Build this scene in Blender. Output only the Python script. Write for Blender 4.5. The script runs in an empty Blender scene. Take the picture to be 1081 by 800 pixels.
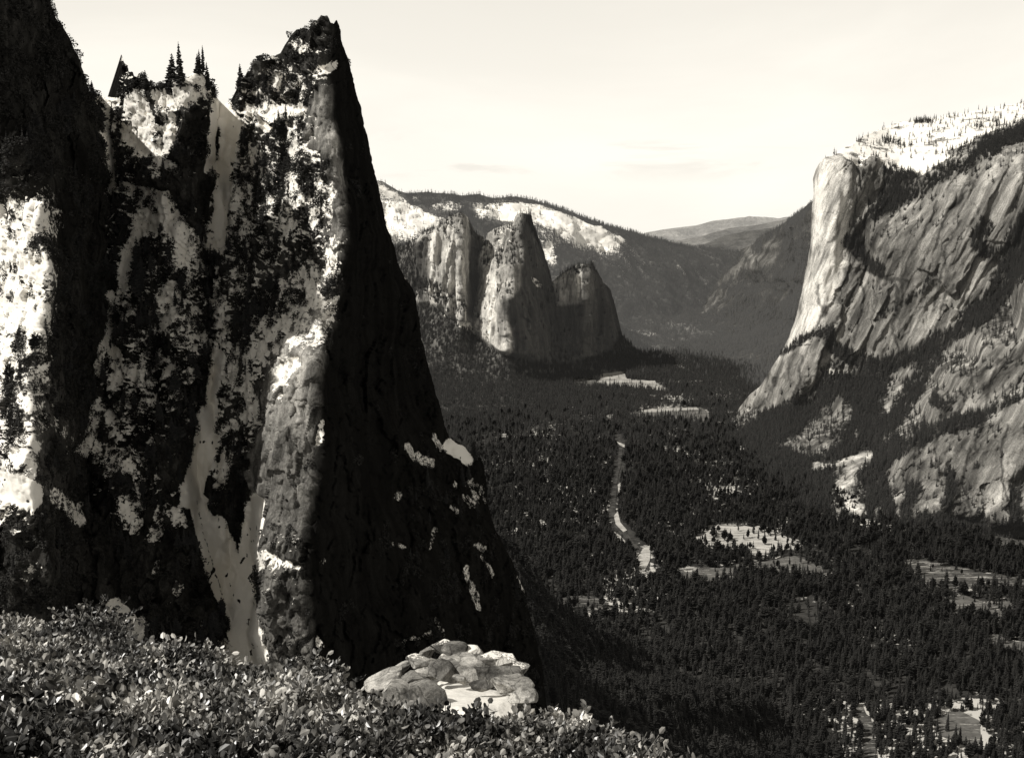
import bpy, math, random
import numpy as np
from mathutils import Vector

random.seed(7); RNG = np.random.default_rng(11)
scene = bpy.context.scene
COL = scene.collection

# ------------------------------------------------------------------ camera
F = 1305.0; CX, CY = 540.5, 400.0
PITCH = math.atan(200.0 / F)
CAMZ = 900.0
FW = np.array([0, math.cos(PITCH), -math.sin(PITCH)])
UP = np.array([0, math.sin(PITCH), math.cos(PITCH)])

def world(px, py, Y):
    """point of the place seen at photo pixel (px,py), Y metres ahead"""
    px = np.asarray(px, float); py = np.asarray(py, float); Y = np.asarray(Y, float)
    a = (px - CX) / F; b = (CY - py) / F
    dy = FW[1] + b * UP[1]; dz = FW[2] + b * UP[2]
    s = Y / dy
    return np.stack([a * s, Y + 0 * s, CAMZ + dz * s], -1)

def pixel(P):
    d = P - np.array([0, 0, CAMZ])
    w = d @ FW
    return CX + F * d[..., 0] / w, CY - F * (d @ UP) / w

def floor_z(Y):
    return -np.clip((Y - 8500) / 50000, 0, 1) ** 0.8 * 2600

def ground_at(px, py):
    b = (CY - np.asarray(py, float)) / F
    dy = FW[1] + b * UP[1]; dz = FW[2] + b * UP[2]
    return world(px, py, -CAMZ * dy / dz)

# ------------------------------------------------------------------ noise
def _hash(ix, iy, iz, seed):
    h = (ix * 374761393 + iy * 668265263 + iz * 2147483647 + seed * 1274126177) & 0xFFFFFFFF
    h = ((h ^ (h >> 13)) * 1274126177) & 0xFFFFFFFF
    h = ((h ^ (h >> 16)) * 2246822519) & 0xFFFFFFFF
    return h ^ (h >> 15)
_G = RNG.normal(size=(256, 3)); _G /= np.linalg.norm(_G, axis=1)[:, None]
def perlin(P, seed=0):
    P = np.asarray(P, float)
    i = np.floor(P).astype(np.int64); f = P - i
    u = f * f * f * (f * (f * 6 - 15) + 10)
    r = 0
    for dx in (0, 1):
        for dy in (0, 1):
            for dz in (0, 1):
                g = _G[_hash(i[:, 0] + dx, i[:, 1] + dy, i[:, 2] + dz, seed) & 255]
                d = f - np.array([dx, dy, dz])
                w = (u[:, 0] if dx else 1 - u[:, 0]) * (u[:, 1] if dy else 1 - u[:, 1]) * (u[:, 2] if dz else 1 - u[:, 2])
                r = r + w * (g * d).sum(1)
    return r * 1.5
def fbm(P, size, octv=4, seed=0, gain=.5, aniso=(1, 1, 1), ridged=False):
    p = P / (np.array(aniso) * size); a = 1; s = 0; t = 0
    for o in range(octv):
        n = perlin(p, seed + o)
        if ridged: n = 1 - 2 * np.abs(n)
        s = s + a * n; t += a; a *= gain; p = p * 2.03 + 3.1
    return s / t
def blocks(P, size, seed=0, aniso=(1, 1, 1)):
    """broken rock: every Voronoi cell is a tilted plane with its own height"""
    p = P / (np.array(aniso) * size); i = np.floor(p).astype(np.int64)
    best = np.full(len(p), 9e9); out = np.zeros(len(p))
    for dx in (-1, 0, 1):
        for dy in (-1, 0, 1):
            for dz in (-1, 0, 1):
                h = _hash(i[:, 0] + dx, i[:, 1] + dy, i[:, 2] + dz, seed)
                c = np.stack([(h & 1023) / 1023., ((h >> 10) & 1023) / 1023., ((h >> 20) & 1023) / 1023.], 1)
                v = p - (i + np.array([dx, dy, dz]) + c)
                d = (v * v).sum(1); m = d < best
                t = _G[(h * 7 + 13) & 255]
                best = np.where(m, d, best)
                out = np.where(m, (t * v).sum(1) * 1.1 + ((h >> 5) & 255) / 255. - .5, out)
    return out
def jag(poly, amp, seg=3.5, seed=1, close=True):
    """outline broken up by fractal jitter"""
    out = []
    for i in range(len(poly)):
        a = np.array(poly[i], float); b = np.array(poly[(i + 1) % len(poly)], float)
        n = max(1, int(np.hypot(*(b - a)) / seg))
        for k in range(n): out.append(a + (b - a) * k / n)
    o = np.array(out); q = np.stack([o[:, 0], o[:, 1], 0 * o[:, 0]], 1)
    o[:, 0] += amp * (fbm(q, 14, 4, seed, .75)) * 1.8; o[:, 1] += amp * (fbm(q + 50, 14, 4, seed + 9, .75)) * 1.8
    return [tuple(v) for v in o]
def sstep(a, b, x):
    t = np.clip((x - a) / (b - a), 0, 1); return t * t * (3 - 2 * t)

# ------------------------------------------------------------------ 2-D helpers
def inside(poly, x, y):
    r = np.zeros(x.shape, bool); n = len(poly)
    for i in range(n):
        x0, y0 = poly[i]; x1, y1 = poly[(i + 1) % n]
        if y0 == y1: continue
        c = ((y0 > y) != (y1 > y)) & (x < (x1 - x0) * (y - y0) / (y1 - y0) + x0)
        r ^= c
    return r
def seg_dist(pts, x, y, closed=False):
    best = np.full(x.shape, 1e18); bx = x.copy(); by = y.copy()
    n = len(pts)
    for i in range(n if closed else n - 1):
        x0, y0 = pts[i][:2]; x1, y1 = pts[(i + 1) % n][:2]
        dx, dy = x1 - x0, y1 - y0; L = dx * dx + dy * dy + 1e-9
        t = np.clip(((x - x0) * dx + (y - y0) * dy) / L, 0, 1)
        qx, qy = x0 + t * dx, y0 + t * dy
        d = (x - qx) ** 2 + (y - qy) ** 2
        m = d < best; best = np.where(m, d, best); bx = np.where(m, qx, bx); by = np.where(m, qy, by)
    return np.sqrt(best), bx, by
def stroke(x, y, pts, r, soft=.5):
    """1 inside a band of radius r round the polyline"""
    d, _, _ = seg_dist(pts, x, y)
    return 1 - sstep(r * (1 - soft), r * (1 + soft), d)
def area(x, y, poly, soft=6):
    d, _, _ = seg_dist(poly, x, y, True)
    d = np.where(inside(poly, x, y), d, -d)
    return sstep(-soft, soft, d)

# ------------------------------------------------------------------ object helpers
def tag(o, label=None, cat=None, group=None, kind=None):
    if label: o['label'] = label
    if cat: o['category'] = cat
    if group: o['group'] = group
    if kind: o['kind'] = kind
    return o
def empty(name, loc):
    o = bpy.data.objects.new(name, None); COL.objects.link(o); o.location = loc
    o.empty_display_size = .5
    return o
def mesh_np(name, V, Q, mat, smooth=True, parent=None, link=True):
    me = bpy.data.meshes.new(name)
    V = np.asarray(V, np.float32); Q = np.asarray(Q, np.int32)
    k = Q.shape[1]
    me.vertices.add(len(V)); me.vertices.foreach_set('co', V.ravel())
    me.loops.add(Q.size); me.loops.foreach_set('vertex_index', Q.ravel())
    me.polygons.add(len(Q)); me.polygons.foreach_set('loop_start', np.arange(0, Q.size, k, dtype=np.int32))
    me.polygons.foreach_set('use_smooth', np.full(len(Q), smooth))
    me.update(calc_edges=True); me.validate()
    if mat: me.materials.append(mat)
    o = bpy.data.objects.new(name, me)
    if link: COL.objects.link(o)
    if parent: o.parent = parent
    return o
def attr(o, name, vals):
    a = o.data.attributes.new(name, 'FLOAT', 'POINT'); a.data.foreach_set('value', np.asarray(vals, np.float32))

def vnormals(V, Q):
    n = np.zeros_like(V)
    a = V[Q[:, 2]] - V[Q[:, 0]]; b = V[Q[:, 3]] - V[Q[:, 1]]
    fn = np.cross(a, b)
    for k in range(4): np.add.at(n, Q[:, k], fn)
    l = np.linalg.norm(n, axis=1); l[l == 0] = 1
    return n / l[:, None]

def table(rows, x, y):
    """depth table: piecewise linear in px along each row, smooth in py between rows"""
    ys = [r[0] for r in rows]
    D = np.stack([np.interp(x, [p[0] for p in r[1]], [p[1] for p in r[1]]) for r in rows])
    t = np.clip(np.interp(y, ys, range(len(ys))), 0, len(ys) - 1 - 1e-6)
    i = t.astype(int); f = t - i
    f = f * .5 + .5 * f * f * (3 - 2 * f)
    ii = np.arange(len(x))
    return D[i, ii] * (1 - f) + D[i + 1, ii] * f

class Relief: pass
def relief(name, poly, rows, step, mat, displace, back=(0, 250, -60), blur=2, warp=0):
    """a body of rock: its front surface in world space, closed behind by a skirt"""
    P = np.array(poly, float)
    x0, y0 = P.min(0) - step; x1, y1 = P.max(0) + step
    nx = int((x1 - x0) / step) + 1; ny = int((y1 - y0) / step) + 1
    gx, gy = np.meshgrid(x0 + np.arange(nx) * step, y0 + np.arange(ny) * step)
    wx = wy = 0
    if warp:
        G3 = np.stack([gx.ravel(), gy.ravel(), 0 * gx.ravel()], 1)
        wx = fbm(G3 * [1, .6, 1], 42, 5, 1201, gain=.6) * warp; wy = fbm(G3, 42, 4, 1211) * warp
    Y = table(rows, gx.ravel() + wx, gy.ravel() + wy).reshape(gx.shape)
    for _ in range(blur):
        Y[1:-1] = (Y[:-2] + 2 * Y[1:-1] + Y[2:]) / 4; Y[:, 1:-1] = (Y[:, :-2] + 2 * Y[:, 1:-1] + Y[:, 2:]) / 4
    ins = inside(poly, gx, gy)
    cell = ins[:-1, :-1] | ins[1:, :-1] | ins[:-1, 1:] | ins[1:, 1:]
    cell = (ins[:-1, :-1].astype(int) + ins[1:, :-1] + ins[:-1, 1:] + ins[1:, 1:]) >= 2
    idx = np.arange(nx * ny).reshape(ny, nx)
    cy, cx = np.nonzero(cell)
    Q = np.stack([idx[cy, cx], idx[cy + 1, cx], idx[cy + 1, cx + 1], idx[cy, cx + 1]], 1)
    used = np.zeros(nx * ny, bool); used[Q.ravel()] = True
    remap = -np.ones(nx * ny, int); remap[used] = np.arange(used.sum()); Q = remap[Q]
    fx = gx.ravel()[used].copy(); fy = gy.ravel()[used].copy(); Y = Y.ravel()[used]
    # boundary vertices move onto the outline
    cnt = {}
    E = np.concatenate([Q[:, [0, 1]], Q[:, [1, 2]], Q[:, [2, 3]], Q[:, [3, 0]]])
    Es = np.sort(E, 1); key = Es[:, 0].astype(np.int64) * len(fx) + Es[:, 1]
    u, first, c = np.unique(key, return_index=True, return_counts=True)
    bE = E[first[c == 1]]
    bv = np.unique(bE)
    _, qx, qy = seg_dist(poly, fx[bv], fy[bv], True)
    m = np.hypot(qx - fx[bv], qy - fy[bv]) < 1.5 * step
    fx[bv] = np.where(m, qx, fx[bv]); fy[bv] = np.where(m, qy, fy[bv])
    V = world(fx, fy, Y)
    N = vnormals(V, Q)
    r = Relief(); r.px = fx; r.py = fy; r.base = V; r.N0 = N; r.Q = Q
    off, att = displace(r)
    V2 = V + off
    r.V = V2; r.N = vnormals(V2, Q)
    for k, v in att(r).items(): setattr(r, k, v)
    nb = len(bv); rb = -np.ones(len(fx), int); rb[bv] = np.arange(nb)
    B = V2[bv] + np.array(back); n0 = len(V2)
    SQ = np.stack([bE[:, 1], bE[:, 0], n0 + rb[bE[:, 0]], n0 + rb[bE[:, 1]]], 1)
    o = mesh_np(name, np.concatenate([V2, B]), np.concatenate([Q, SQ]), mat)
    for k in ('snow', 'tone'):
        v = getattr(r, k); attr(o, k, np.concatenate([v, v[bv]]))
    tag(o, kind='structure')
    r.obj = o
    return r

def tri_sample(V, Q, weight, n, rng):
    """n random surface points, density following per-vertex weight"""
    a = V[Q[:, 0]]; A = .5 * np.linalg.norm(np.cross(V[Q[:, 2]] - a, V[Q[:, 3]] - V[Q[:, 1]]), axis=1)
    w = A * weight[Q].mean(1); w = np.clip(w, 0, None)
    if w.sum() <= 0: return np.zeros((0, 3)), np.zeros(0, int)
    f = rng.choice(len(Q), n, p=w / w.sum())
    u = rng.random((n, 1)); v = rng.random((n, 1))
    q = Q[f]
    P = (V[q[:, 0]] * (1 - u) + V[q[:, 1]] * u) * (1 - v) + (V[q[:, 3]] * (1 - u) + V[q[:, 2]] * u) * v
    return P, f

# ------------------------------------------------------------------ materials
TINT = (1.0, .965, .895)
def g(v, a=1): return (v * TINT[0], v * TINT[1], v * TINT[2], a)
class NT:
    def __init__(s, m):
        m.use_nodes = True; s.t = m.node_tree; s.t.nodes.clear()
    def n(s, typ, **kw):
        nd = s.t.nodes.new(typ)
        for k, v in kw.items():
            if k.startswith('i_'):
                key = k[2:]; key = int(key) if key.isdigit() else key.replace('_', ' ')
                if hasattr(v, 'is_output') or isinstance(v, bpy.types.NodeSocket): s.t.links.new(v, nd.inputs[key])
                else: nd.inputs[key].default_value = v
            else: setattr(nd, k, v)
        return nd
    def math(s, op, a, b=0, c=0, clamp=False):
        nd = s.t.nodes.new('ShaderNodeMath'); nd.operation = op; nd.use_clamp = clamp
        for i, v in enumerate((a, b, c)):
            if isinstance(v, bpy.types.NodeSocket): s.t.links.new(v, nd.inputs[i])
            else: nd.inputs[i].default_value = v
        return nd.outputs[0]
    def ramp(s, x, lo, hi):
        nd = s.t.nodes.new('ShaderNodeMapRange'); nd.interpolation_type = 'SMOOTHSTEP'
        s.t.links.new(x, nd.inputs[0]); nd.inputs[1].default_value = lo; nd.inputs[2].default_value = hi
        return nd.outputs[0]
    def noise(s, vec, scale, detail=4, rough=.55, stretch=(1, 1, 1), dist=0):
        mp = s.n('ShaderNodeMapping'); s.t.links.new(vec, mp.inputs[0]); mp.inputs['Scale'].default_value = stretch
        nd = s.n('ShaderNodeTexNoise'); s.t.links.new(mp.outputs[0], nd.inputs['Vector'])
        nd.inputs['Scale'].default_value = scale; nd.inputs['Detail'].default_value = detail
        nd.inputs['Roughness'].default_value = rough; nd.inputs['Distortion'].default_value = dist
        return nd.outputs[0]
    def mix(s, f, a, b):
        nd = s.t.nodes.new('ShaderNodeMix'); nd.data_type = 'RGBA'
        for i, v in ((0, f), (6, a), (7, b)):
            if isinstance(v, bpy.types.NodeSocket): s.t.links.new(v, nd.inputs[i])
            else: nd.inputs[i].default_value = v
        return nd.outputs[2]
    def out(s, surf):
        o = s.n('ShaderNodeOutputMaterial'); s.t.links.new(surf, o.inputs[0])
    def bsdf(s, col, rough=.9, bump=None, spec=.2, haze_glow=0.0):
        b = s.n('ShaderNodeBsdfPrincipled')
        if isinstance(col, bpy.types.NodeSocket): s.t.links.new(col, b.inputs['Base Color'])
        else: b.inputs['Base Color'].default_value = col
        b.inputs['Roughness'].default_value = rough; b.inputs['Specular IOR Level'].default_value = spec
        if bump is not None: s.t.links.new(bump, b.inputs['Normal'])
        if haze_glow > 0:      # surface glow painted in for the haze over distance
            b.inputs['Emission Color'].default_value = g(1); b.inputs['Emission Strength'].default_value = haze_glow
        return b.outputs[0]

def rock_mat(name, base, size, snow=.9, dark=.35, streak=(1, 1, .18), bumpd=1.0, haze_glow=0, nscale=1.0, crack=.5, lean=0, fineaniso=.45, contrast=0):
    """granite with vertical streaks and cracks, snow where the 'snow' attribute and fine noise say so. size = metres of the main pattern"""
    m = bpy.data.materials.new(name); s = NT(m)
    geo = s.n('ShaderNodeNewGeometry'); pos = geo.outputs['Position']
    rot = s.n('ShaderNodeMapping'); s.t.links.new(pos, rot.inputs[0]); rot.inputs['Rotation'].default_value = (0, -math.radians(lean), 0)
    n1 = s.noise(rot.outputs[0], 1 / size, 6, .62, streak, .4)
    n2 = s.noise(rot.outputs[0], 1 / (size * .16), 5, .65, (1, 1, fineaniso))
    n3 = s.noise(pos, 1 / (size * 3.1), 4, .5, (1, 1, .5))
    v = s.n('ShaderNodeTexVoronoi', feature='DISTANCE_TO_EDGE'); mp = s.n('ShaderNodeMapping')
    wob = s.n('ShaderNodeVectorMath', operation='MULTIPLY_ADD')
    nn = s.n('ShaderNodeTexNoise'); s.t.links.new(pos, nn.inputs['Vector']); nn.inputs['Scale'].default_value = 1 / (size * .8); nn.inputs['Detail'].default_value = 3
    s.t.links.new(nn.outputs['Color'], wob.inputs[0]); wob.inputs[1].default_value = (size * .9,) * 3; s.t.links.new(pos, wob.inputs[2])
    s.t.links.new(wob.outputs[0], mp.inputs[0]); mp.inputs['Scale'].default_value = (1, 1, .3)
    s.t.links.new(mp.outputs[0], v.inputs['Vector']); v.inputs['Scale'].default_value = 1 / (size * 1.1)
    ck = s.ramp(v.outputs['Distance'], .0, .035)
    n5 = s.noise(rot.outputs[0], 1 / (size * .55), 4, .6, (1, .5, .06), .2)      # water streaks and joints
    streaks = s.math('MULTIPLY_ADD', s.ramp(n5, .36, .50), contrast, 1 - contrast)
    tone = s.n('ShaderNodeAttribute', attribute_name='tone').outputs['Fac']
    sn = s.n('ShaderNodeAttribute', attribute_name='snow').outputs['Fac']
    a = s.math('MULTIPLY_ADD', s.ramp(n1, .33, .68), 1 - dark, dark)
    b = s.math('MULTIPLY_ADD', s.ramp(n2, .3, .7), .55, .65)
    c = s.math('MULTIPLY_ADD', s.ramp(n3, .3, .7), .4, .75)
    val = s.math('MULTIPLY', s.math('MULTIPLY', a, b), c)
    val = s.math('MULTIPLY', val, s.math('MULTIPLY_ADD', ck, crack, 1 - crack))
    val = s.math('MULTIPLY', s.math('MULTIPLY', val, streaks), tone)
    hi = s.noise(pos, 1 / (size * .09), 4, .7)
    f = s.ramp(s.math('ADD', sn, s.math('MULTIPLY_ADD', hi, nscale, -.5 * nscale)), .44, .56)
    sncol = s.mix(hi, g(snow * .93), g(snow))
    col = s.mix(f, g(base), sncol); mixin = col.node.inputs[6]
    h = s.math('ADD', s.math('MULTIPLY', n1, 1.0), s.math('MULTIPLY', n2, .35))
    h = s.math('ADD', h, s.math('MULTIPLY', ck, .06)); n4 = s.noise(pos, 1 / (size * .05), 4, .7); h = s.math('ADD', h, s.math('MULTIPLY', n4, .12)); val = s.math('MULTIPLY', val, s.math('MULTIPLY_ADD', s.ramp(n4, .35, .65), .5, .72))
    rock = s.mix(val, g(base * .025), g(base * 1.7)); ln = s.t.links.new(rock, mixin)
    bp = s.n('ShaderNodeBump'); bp.inputs['Distance'].default_value = size * .22 * bumpd
    bp.inputs['Strength'].default_value = .9
    s.t.links.new(s.math('MULTIPLY', h, s.math('MULTIPLY_ADD', f, -.85, 1)), bp.inputs['Height'])
    s.out(s.bsdf(col, 1.0, bp.outputs[0], .0, haze_glow))
    return m

def plain_mat(name, lo, hi, scale, rough=.9, haze_glow=0, detail=4, bump=0, a=.35, b=.65, spec=.2, trans=0, info=False):
    m = bpy.data.materials.new(name); s = NT(m)
    pos = s.n('ShaderNodeNewGeometry').outputs['Position']
    n = s.noise(pos, scale, detail, .6)
    f = s.ramp(n, a, b)
    if info:
        r = s.n('ShaderNodeObjectInfo').outputs['Random']
        f = s.math('MULTIPLY_ADD', r, .6, s.math('MULTIPLY', f, .4))
    col = s.mix(f, g(lo), g(hi))
    bo = None
    if bump:
        bp = s.n('ShaderNodeBump'); bp.inputs['Distance'].default_value = bump; s.t.links.new(n, bp.inputs['Height']); bo = bp.outputs[0]
    s.out(s.bsdf(col, rough, bo, spec, haze_glow))
    return m

M_sent = rock_mat('weathered granite near', .30, 20, bumpd=.9, nscale=2.3, dark=.2, streak=(1, 1, .12), crack=.3, lean=6, contrast=.4)
M_elcap = rock_mat('pale granite wall', .52, 70, dark=.3, streak=(1, 1, .09), bumpd=.8, haze_glow=.008, nscale=1.2, crack=.25, lean=24, fineaniso=.2, contrast=.5)
M_cath = rock_mat('granite spires far', .52, 70, dark=.3, streak=(1, 1, .12), bumpd=.8, haze_glow=.018, nscale=1.1, crack=.15, lean=0, fineaniso=.2, contrast=.45)
M_sho = rock_mat('wooded crags far', .36, 70, dark=.3, streak=(1, 1, .2), bumpd=.8, haze_glow=.03, nscale=1.1, crack=.2, lean=20, contrast=.3)
M_ridge = rock_mat('snowy wooded ridge', .14, 130, dark=.4, streak=(1, 1, 1), bumpd=.5, haze_glow=.075, nscale=2.0, crack=.2)
M_far = rock_mat('far range', .26, 700, dark=.6, streak=(1, 1, 1), bumpd=.5, haze_glow=.20, nscale=.2, crack=.1)
M_far2 = rock_mat('middle range', .20, 500, dark=.5, streak=(1, 1, 1), bumpd=.5, haze_glow=.12, nscale=.2, crack=.1)
M_slope = rock_mat('forest floor slope', .09, 30, dark=.4, streak=(1, 1, 1), bumpd=.4, nscale=.8, crack=.2)
M_tree = plain_mat('dark conifer needles', .006, .040, .35, .85, info=True, haze_glow=.0025)
M_treefar = plain_mat('conifer needles far', .016, .046, .2, .85, info=True, haze_glow=.011)  # haze put into paler needles and glow, stronger farther off
M_treefar2 = plain_mat('conifer needles farther', .03, .06, .1, .9, info=True, haze_glow=.065)
M_bark = plain_mat('bark', .03, .07, 2, .95)
M_scrub = plain_mat('cliff scrub leaves', .012, .04, .5, .85, info=True)

# ------------------------------------------------------------------ SENTINEL: the great snowy spire at left
sent_poly = [(-90, -60), (38, -60), (50, -10), (56, 12), (60, 22), (66, 27), (74, 42), (84, 62), (90, 84), (95, 98), (101, 100), (112, 102),
    (127.5, 104), (125.5, 92), (127.5, 82), (127.2, 70), (128.5, 57), (130.5, 62), (131.5, 68), (134.5, 70), (136, 76), (140, 76), (143, 82), (147, 80), (152, 86), (157, 84), (160, 92), (168, 93), (178, 90), (183, 84),
    (192, 88), (199, 82), (206, 76), (214, 78), (221, 86), (226, 97), (231, 106), (238, 110), (246, 108), (250, 100), (252, 90), (260, 82), (267, 70),
    (274, 66), (280, 66), (288, 60), (296, 56), (302, 47), (308, 38), (313, 31), (321, 29), (329, 33), (333, 28), (337, 24), (340, 20), (342, 25), (345, 18), (348.5, 19), (350, 26), (353, 27), (354.5, 21),
    (357, 24), (359, 35), (363, 52), (370, 70), (373, 88), (381, 115), (387, 145), (394, 175), (402, 212), (408, 240), (416, 262), (422, 285),
    (431, 296), (438, 312), (443, 345), (449, 375), (456, 402), (463, 425), (468, 446), (474, 462), (486, 468), (496, 478), (507, 484), (512, 500),
    (514, 530), (523, 560), (540, 590), (553, 625), (562, 660), (572, 700), (578, 760), (582, 840), (-90, 840)]
sent_poly = jag(sent_poly, 1.7, 3)
sent_rows = [
 (-60, [(-90, 640), (0, 640), (60, 720), (110, 880), (600, 1000)]),
 (20,  [(-90, 650), (0, 630), (60, 720), (98, 760), (112, 880), (312, 800), (345, 765), (350, 765), (362, 850), (600, 1000)]),
 (100, [(-90, 660), (0, 620), (95, 745), (112, 850), (127, 835), (150, 800), (180, 790), (205, 780), (222, 805), (230, 880), (250, 860), (300, 800), (342, 735), (352, 745), (376, 900), (600, 1100)]),
 (160, [(-90, 700), (0, 640), (20, 620), (100, 750), (120, 830), (150, 805), (182, 775), (218, 780), (228, 870), (248, 845), (300, 775), (350, 715), (358, 720), (390, 930), (600, 1100)]),
 (230, [(-90, 790), (0, 680), (48, 618), (102, 750), (120, 815), (135, 815), (165, 800), (188, 770), (206, 765), (218, 830), (240, 840), (300, 745), (362, 690), (410, 960), (600, 1100)]),
 (300, [(-90, 780), (50, 605), (108, 790), (125, 800), (150, 790), (185, 765), (205, 775), (228, 810), (260, 775), (300, 730), (362, 670), (434, 1000), (600, 1150)]),
 (400, [(-90, 740), (30, 590), (55, 600), (100, 735), (118, 750), (140, 740), (190, 720), (212, 735), (228, 765), (245, 735), (275, 690), (300, 660), (337, 640), (456, 1060), (600, 1150)]),
 (500, [(-90, 680), (35, 550), (60, 590), (95, 690), (120, 680), (170, 690), (195, 700), (210, 735), (225, 725), (262, 700), (275, 665), (290, 632), (337, 612), (345, 625), (512, 1090), (600, 1150)]),
 (600, [(-90, 620), (50, 545), (80, 620), (120, 645), (190, 650), (215, 670), (240, 705), (268, 695), (276, 620), (285, 600), (325, 588), (340, 610), (470, 850), (552, 1080), (600, 1150)]),
 (720, [(-90, 560), (100, 600), (200, 612), (240, 640), (272, 650), (282, 590), (340, 568), (352, 590), (470, 760), (575, 1040), (600, 1100)]),
 (840, [(-90, 540), (340, 540), (600, 980)]),
]
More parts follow.
